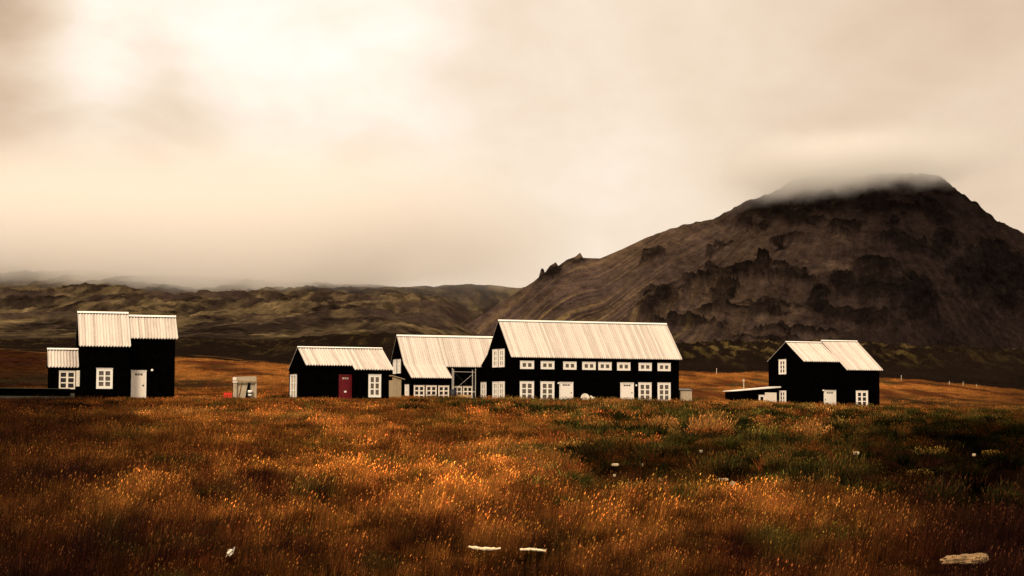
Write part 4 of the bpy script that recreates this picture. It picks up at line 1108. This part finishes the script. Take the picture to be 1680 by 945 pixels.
def tuft_mesh(name, n, spread, h, wdt, lean, seed, heads=.5, leafy=False, tintvar=.45, mat=None, own=None, dome=0, head_c=(1.7, 1.6, 1.5)):
    r = np.random.default_rng(seed); V = []; Fc = []; C = []
    for i in range(n):
        a = r.uniform(0, 2 * np.pi); rad = spread * np.sqrt(r.uniform(0, 1)); bx, by = rad * np.cos(a), rad * np.sin(a)
        hh = h * r.uniform(.55, 1.15); out = (.25 + .5 * r.uniform() + dome * rad / max(spread, 1e-6)) * hh * (.8 if leafy else .35)
        ang = r.uniform(0, 2 * np.pi) if not dome else a + r.normal(0, .5)
        dx, dy = out * np.cos(ang) + lean * hh, out * np.sin(ang)
        face = r.uniform(0, np.pi); wx, wy = np.cos(face) * wdt * r.uniform(.6, 1.3), np.sin(face) * wdt * .6
        br = np.exp(r.normal(0, tintvar)); hue = r.normal(0, .12); c = np.array([br, br * (1 + hue), br]);
        if own is not None: c = c * np.array(own[r.integers(len(own))])
        b = len(V); seg = ((0, 1), (.55, .8), (1, .12)) if not leafy else ((0, .5), (.55, 1.2), (1, .15))
        if dome: hh *= (1 - .45 * (rad / spread) ** 2)
        for s_, ws in seg:
            k = s_ ** 1.8
            V += [(bx + dx * k - wx * ws, by + dy * k - wy * ws, hh * s_ - (.04 if s_ == 0 else 0)), (bx + dx * k + wx * ws, by + dy * k + wy * ws, hh * s_ - (.04 if s_ == 0 else 0))]
            C += [c, c]
        Fc += [(b, b + 1, b + 3, b + 2), (b + 2, b + 3, b + 5, b + 4)]
        if r.uniform() < heads:
            hl = h * r.uniform(.07, .14); hw = wdt * 1.7; tx, ty, tz_ = bx + dx, by + dy, hh; b = len(V); ln = lean * hl * 2
            V += [(tx, ty, tz_ - hl * .3), (tx - hw, ty, tz_ + hl * .3), (tx + ln * .6, ty - hw, tz_ + hl * .35), (tx + hw, ty, tz_ + hl * .3), (tx + ln, ty, tz_ + hl)]
            C += [c * np.array(head_c)] * 5; Fc += [(b, b + 1, b + 2), (b, b + 2, b + 3), (b + 1, b + 4, b + 2), (b + 2, b + 4, b + 3)]
    me = bpy.data.meshes.new(name); me.from_pydata([tuple(map(float, v)) for v in V], [], Fc)
    at_ = me.color_attributes.new('blade', 'FLOAT_COLOR', 'POINT'); C = np.concatenate([np.array(C), np.ones((len(C), 1))], 1).astype(np.float32)
    at_.data.foreach_set('color', C.ravel()); me.materials.append(mat or GRASS); return me

def scatter(name, variants, X, Y, Z, S, RZ, T, label=None, cat=None):
    """one object whose geometry nodes set a tuft on every point; tint is carried per instance"""
    src = bpy.data.collections.new(name + '_tufts')
    for i, me in enumerate(variants): src.objects.link(bpy.data.objects.new('%s_tuft' % name, me))
    n = len(X); me = bpy.data.meshes.new(name); me.vertices.add(n)
    me.vertices.foreach_set('co', np.stack([X, Y, Z], -1).astype(np.float32).ravel())
    def attr(nm, ty, arr, f='value'):
        a = me.attributes.new(nm, ty, 'POINT'); a.data.foreach_set(f, arr)
    attr('size', 'FLOAT', S.astype(np.float32)); attr('turn', 'FLOAT', RZ.astype(np.float32))
    attr('kind_index', 'INT', rng.integers(0, len(variants), n).astype(np.int32))
    a = me.attributes.new('tint', 'FLOAT_COLOR', 'POINT'); a.data.foreach_set('color', np.concatenate([T, np.ones((n, 1))], 1).astype(np.float32).ravel())
    o = bpy.data.objects.new(name, me); col.objects.link(o)
    g = bpy.data.node_groups.new(name + '_nodes', 'GeometryNodeTree')
    g.interface.new_socket('Geometry', in_out='INPUT', socket_type='NodeSocketGeometry'); g.interface.new_socket('Geometry', in_out='OUTPUT', socket_type='NodeSocketGeometry')
    gi = g.nodes.new('NodeGroupInput'); go = g.nodes.new('NodeGroupOutput')
    ci = g.nodes.new('GeometryNodeCollectionInfo'); ci.inputs['Collection'].default_value = src; ci.inputs['Separate Children'].default_value = True; ci.inputs['Reset Children'].default_value = True
    ip = g.nodes.new('GeometryNodeInstanceOnPoints'); ip.inputs['Pick Instance'].default_value = True
    def na(nm, ty):
        x = g.nodes.new('GeometryNodeInputNamedAttribute'); x.data_type = ty; x.inputs[0].default_value = nm; return x.outputs[0]
    cx = g.nodes.new('ShaderNodeCombineXYZ'); g.links.new(na('turn', 'FLOAT'), cx.inputs[2])
    e2r = g.nodes.new('FunctionNodeEulerToRotation'); g.links.new(cx.outputs[0], e2r.inputs[0])
    g.links.new(gi.outputs[0], ip.inputs['Points']); g.links.new(ci.outputs[0], ip.inputs['Instance'])
    g.links.new(na('kind_index', 'INT'), ip.inputs['Instance Index']); g.links.new(e2r.outputs[0], ip.inputs['Rotation']); g.links.new(na('size', 'FLOAT'), ip.inputs['Scale'])
    g.links.new(ip.outputs[0], go.inputs[0])
    md = o.modifiers.new('tufts', 'NODES'); md.node_group = g
    tag(o, label, cat, kind='stuff'); return o

def sample(d0, d1, dens, pad=60):
    A = (1680 + 2 * pad) / F * (d1 ** 2 - d0 ** 2) / 2; n = int(A * dens)
    Y = np.sqrt(rng.uniform(d0 ** 2, d1 ** 2, n)); PX = rng.uniform(-pad, 1680 + pad, n); return (PX - 840) / F * Y, Y
def outside(X, Y):
    k = np.ones(len(X), bool)
    for (h, u0, u1, v0, v1) in FOOT:
        dx, dy = X - h.O.x, Y - h.O.y; u = dx * h.ex.x + dy * h.ex.y; v = dx * h.ey.x + dy * h.ey.y
        k &= ~((u > u0 - .2) & (u < u1 + .2) & (v > v0 - .3) & (v < v1))
    for (x, y, a, b) in CLEAR: k &= ~((np.abs(X - x) < a + .03) & (Y < y + .15) & (Y > y - b))
    return k

def plant():
    dry = [tuft_mesh('dry_tuft', 26, .12, .20, .0022, .10 + .03 * i, 100 + i, heads=.12, tintvar=.6, head_c=(2.2, 2.3, 1.9)) for i in range(8)]
    dry_m = [tuft_mesh('dry_tuft_wide', 32, .25, .22, .0042, .08 + .03 * i, 200 + i, heads=.10, tintvar=.55, head_c=(1.9, 1.9, 1.6)) for i in range(8)]
    dry_f = [tuft_mesh('dry_tuft_far', 44, .6, .17, .009, .15, 300 + i, heads=.2, tintvar=.5) for i in range(8)]
    herb = [tuft_mesh('herb', 26, .15, .13, .008, .05, 400 + i, heads=0, leafy=True) for i in range(5)]
    parts = []
    for (d0, d1, dens, var, hs) in ((16.5, 40, 95, dry, 1.0), (40, 84, 26, dry_m, 1.0), (84, 215, 3.8, dry_f, 1.0)):
        X, Y = sample(d0, d1, dens); k = outside(X, Y); X, Y = X[k], Y[k]; Z = terrain(X, Y)
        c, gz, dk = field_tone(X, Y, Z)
        # clumpiness; thin in the green ground and the dark corner
        cl = fbm(X / .9 + 3, Y / 2.0, 3)
        keep = rng.uniform(size=len(X)) < np.clip((1 - .70 * gz * (1 - sst(.0, .25, cl))) * (.72 + 1.0 * cl) * (1 - .45 * dk), .05, 1)
        X, Y, Z, c, gz, dk, cl = [a[keep] for a in (X, Y, Z, c, gz, dk, cl)]
        T = c * np.exp(rng.normal(0, .32, (len(X), 1))) * np.array([1.0, 1.0, 1.0]) * (1 + rng.normal(0, .08, (len(X), 3)))
        # warm single stalks among the green
        warm = (gz > .4) & (rng.uniform(size=len(X)) < .28); T[warm] = T[warm] * .5 + np.array([.17, .062, .014]) * .5 * (1 - .95 * dk[warm])[:, None]
        S = hs * np.clip(rng.normal(1, .22, len(X)) * (1 + .9 * cl) * (1 - .45 * gz) * np.interp(Y, [16, 30], [.72, 1]), .35, 1.7)
        scatter({16.5: 'meadow_grass', 40: 'field_grass', 84: 'distant_grass'}[d0], var, X, Y, Z - .02, S, rng.normal(0, .5, len(X)), np.clip(T, .003, .9),
                'dry orange grass of the open meadow', 'grass')
    # low green herbs
    X, Y = sample(18, 150, 3.6); k = outside(X, Y); X, Y = X[k], Y[k]; Z = terrain(X, Y); c, gz, dk = field_tone(X, Y, Z)
    cl = fbm(X / 1.6 + 30, Y / 3.2, 3); keep = rng.uniform(size=len(X)) < np.clip(gz * (.42 + 2.2 * cl) + .16 * sst(.1, .4, cl), 0, 1)
    X, Y, Z, dk = X[keep], Y[keep], Z[keep], dk[keep]
    T = lerp3(np.zeros((len(X), 3)) + np.array([.020, .021, .005]), np.array([.115, .088, .018]), np.clip(rng.beta(1.2, 2.6, len(X)), 0, 1)) * (1 - .9 * dk)[:, None]
    S = rng.uniform(.7, 1.7, len(X)) * np.interp(Y, [20, 60, 120], [.8, 1.3, 2.0])
    scatter('green_herbs', herb, X, Y, Z - .02, S, rng.uniform(0, 6.28, len(X)), T, 'low dark green herbs on the rough ground', 'ground cover')
    rough = [tuft_mesh('rough_tussock', 150, .30, .36, .008, .10, 500 + i, heads=.25, dome=.7, tintvar=.5) for i in range(6)]
    X, Y = sample(17, 170, .85); k = outside(X, Y); X, Y = X[k], Y[k]; Z = terrain(X, Y); c, gz, dk = field_tone(X, Y, Z); n = fbm(X / 4, Y / 8, 3)
    k = rng.uniform(size=len(X)) < np.clip(gz * (.60 + 1.3 * n) + (.22 + .6 * n) * (Y < 92), 0, 1); X, Y, Z, dk, gz, c = X[k], Y[k], Z[k], dk[k], gz[k], c[k]; m = len(X)
    pal = np.array([[.25, .105, .024], [.17, .052, .012], [.085, .068, .014], [.014, .013, .004], [.21, .12, .03]])
    T = pal[rng.choice(5, m, p=[.19, .19, .20, .34, .08])] * np.exp(rng.normal(0, .3, (m, 1))) * (1 - .93 * dk)[:, None]
    inmeadow = gz < .3; T[inmeadow] = c[inmeadow] * np.exp(rng.normal(.1, .45, (m, 1)))[inmeadow]
    scatter('rough_grass', rough, X, Y, Z - .04, rng.uniform(.45, 1.5, m) * np.where(inmeadow, np.interp(Y, [17, 60], [.72, 1.05]), 1) * np.interp(Y, [17, 30, 120], [.55, .8, 1.25]), rng.uniform(0, 6.28, m), T, 'rough grass clumps over the uneven ground', 'grass')
    shr = [tuft_mesh('low_shrub', 320, .42, .30, .016, 0, 600 + i, heads=0, leafy=True, dome=.9, tintvar=.55) for i in range(5)]
    X, Y = sample(24, 150, .35); k = outside(X, Y); X, Y = X[k], Y[k]; Z = terrain(X, Y); c, gz, dk = field_tone(X, Y, Z); n = fbm(X / 3 + 50, Y / 6, 3)
    k = rng.uniform(size=len(X)) < np.clip(gz * (.35 + 2.0 * n) + .02, 0, 1); X, Y, Z, dk = X[k], Y[k], Z[k], dk[k]; m = len(X)
    T = np.array([[.012, .013, .0035], [.022, .021, .005], [.045, .036, .008]])[rng.choice(3, m, p=[.5, .32, .18])] * np.exp(rng.normal(0, .25, (m, 1))) * (1 - .7 * dk)[:, None]
    scatter('low_shrubs', shr, X, Y, Z - .03, rng.uniform(.5, 1.5, m) * np.interp(Y, [24, 100], [.75, 1.2]), rng.uniform(0, 6.28, m), T, 'dark green low shrubs over the rough ground', 'shrubs')
    # pasture beyond the houses
    X, Y = sample(195, 340, .9); k = outside(X, Y); X, Y = X[k], Y[k]; Z = terrain(X, Y); px = 840 + F * X / Y
    n = fbm(X / 9, Y / 30, 4); T = lerp3(np.zeros((len(X), 3)) + np.array([.25, .10, .022]), np.array([.08, .026, .009]), sst(-.15, .35, n))
    T = T * np.exp(rng.normal(0, .35, (len(X), 1))) * (1 - .90 * sst(330, 20, px))[:, None] * (1 - .6 * sst(1500, 1720, px))[:, None]  # tufts at the left darkened along with the painted vignette
    k = (rng.uniform(size=len(X)) < (.25 + .75 * sst(.25, -.2, n)))
    scatter('pasture_grass', dry_f, X[k], Y[k], Z[k] - .03, rng.uniform(.7, 1.3, k.sum()), rng.uniform(0, 6.28, k.sum()), T[k], 'orange grass of the pasture beyond the houses', 'grass')
plant()

# ------------------------------------------------------------------ single tussocks and yellow plants
def m_own(name):
    m = bpy.data.materials.new(name); m.use_nodes = True; t = m.node_tree; t.nodes.clear()
    b = N(t, 'ShaderNodeAttribute', attribute_name='blade')
    d = N(t, 'ShaderNodeBsdfDiffuse'); L(t, b.outputs['Color'], d.inputs[0]); tr = N(t, 'ShaderNodeBsdfTranslucent'); L(t, b.outputs['Color'], tr.inputs[0])
    mx = N(t, 'ShaderNodeMixShader'); mx.inputs[0].default_value = .25; L(t, d.outputs[0], mx.inputs[1]); L(t, tr.outputs[0], mx.inputs[2])
    o = N(t, 'ShaderNodeOutputMaterial'); L(t, mx.outputs[0], o.inputs[0]); return m
OWN = m_own('tussock_blades')
def tussock(px, py, wpx, hpx, tone, lb, seed, n=420):
    g = ground_at(px, py, 16, 150); s = g.y / F; rad = wpx * s / 2; h = hpx * s
    tones = {'gold': [(.38, .18, .05), (.30, .13, .035), (.16, .08, .02)], 'green': [(.022, .023, .006), (.045, .038, .009), (.10, .048, .012)], 'dark': [(.010, .009, .003), (.018, .014, .004), (.040, .018, .006)]}
    t = tag(empty('tussock', (g.x, g.y, g.z)), lb, 'tussock', 'grass tussocks on the rough ground')
    top = tuft_mesh('tussock_blades', n, rad * .75, h, max(.006, .5 * s), .12, seed, heads=.35, tintvar=.35, mat=OWN, own=tones[tone], dome=.8, head_c=(1.3, 1.25, 1.1))
    o = bpy.data.objects.new('long_blades', top); col.objects.link(o); o.parent = t
    low = tuft_mesh('tussock_base', n // 2, rad * .95, h * .42, max(.012, .8 * s), 0, seed + 1, heads=0, leafy=True, tintvar=.4, mat=OWN, own=tones['dark'], dome=.6)
    o = bpy.data.objects.new('low_leaves', low); col.objects.link(o); o.parent = t; o.location = (0, -.05, 0)
for a in [(1165, 714, 78, 36, 'gold', 'largest golden tussock, below the gap between the long and right houses', 1),
          (1086, 708, 48, 26, 'gold', 'golden brown tussock left of the largest one', 2), (1326, 722, 58, 30, 'gold', 'golden topped tussock below the right house door', 3),
          (1180, 776, 90, 34, 'green', 'wide dark green tussock under the largest golden one', 4), (1280, 772, 56, 34, 'green', 'rust tipped green tussock right of the wide dark one', 5),
          (1376, 790, 66, 48, 'green', 'tall olive green tussock at the edge of the dark heath', 6), (1002, 668, 34, 14, 'gold', 'small rusty tussock at the foot of the long house right of the dishes', 7),
          (1250, 672, 30, 14, 'gold', 'small golden tussock at the foot of the lean to', 8), (975, 752, 56, 26, 'dark', 'low dark tussock at the left edge of the soil patch', 9),
          (1548, 832, 60, 50, 'dark', 'tall dark brown tussock left of another near the right edge', 10), (1650, 840, 64, 50, 'dark', 'tall dark brown tussock at the very right edge', 11),
          (1440, 690, 40, 12, 'green', 'low green tussock just below the right house corner', 12), (190, 692, 34, 9, 'dark', 'small dark green tussock alone in the orange grass below the tall house', 13),
          (802, 672, 26, 10, 'dark', 'small dark green tussock in front of the long house gable', 14)]:
    tussock(*a)
YEL = [(.28, .145, .03), (.34, .19, .045), (.12, .07, .015), (.05, .04, .01)]
for i, (px, py, wp, hp, lb) in enumerate([(1040, 805, 64, 16, 'pale yellow flowering plant below the dark soil patch'), (1528, 748, 58, 14, 'wide yellow flowering plant in the dark ground at the right'),
        (1508, 784, 36, 12, 'compact yellow flowering plant just below the wide one'), (1626, 748, 26, 9, 'small yellow flowering plant at the far right'),
        (1242, 706, 34, 9, 'low yellow flowering plant right of the largest tussock'), (957, 672, 22, 7, 'small yellow tuft at the foot of the round satellite dish')]):
    g = ground_at(px, py, 16, 190); s = g.y / F
    me = tuft_mesh('yellow_plant', 160, wp * s / 2, hp * s, max(.006, .5 * s), 0, 60 + i, heads=.9, leafy=True, mat=OWN, own=YEL, dome=.3, head_c=(1.2, 1.25, 1.2), tintvar=.3)
    o = bpy.data.objects.new('flowering_plant', me); col.objects.link(o); o.location = (g.x, g.y, g.z); tag(o, lb, 'plant', 'yellow flowering plants on the rough ground')
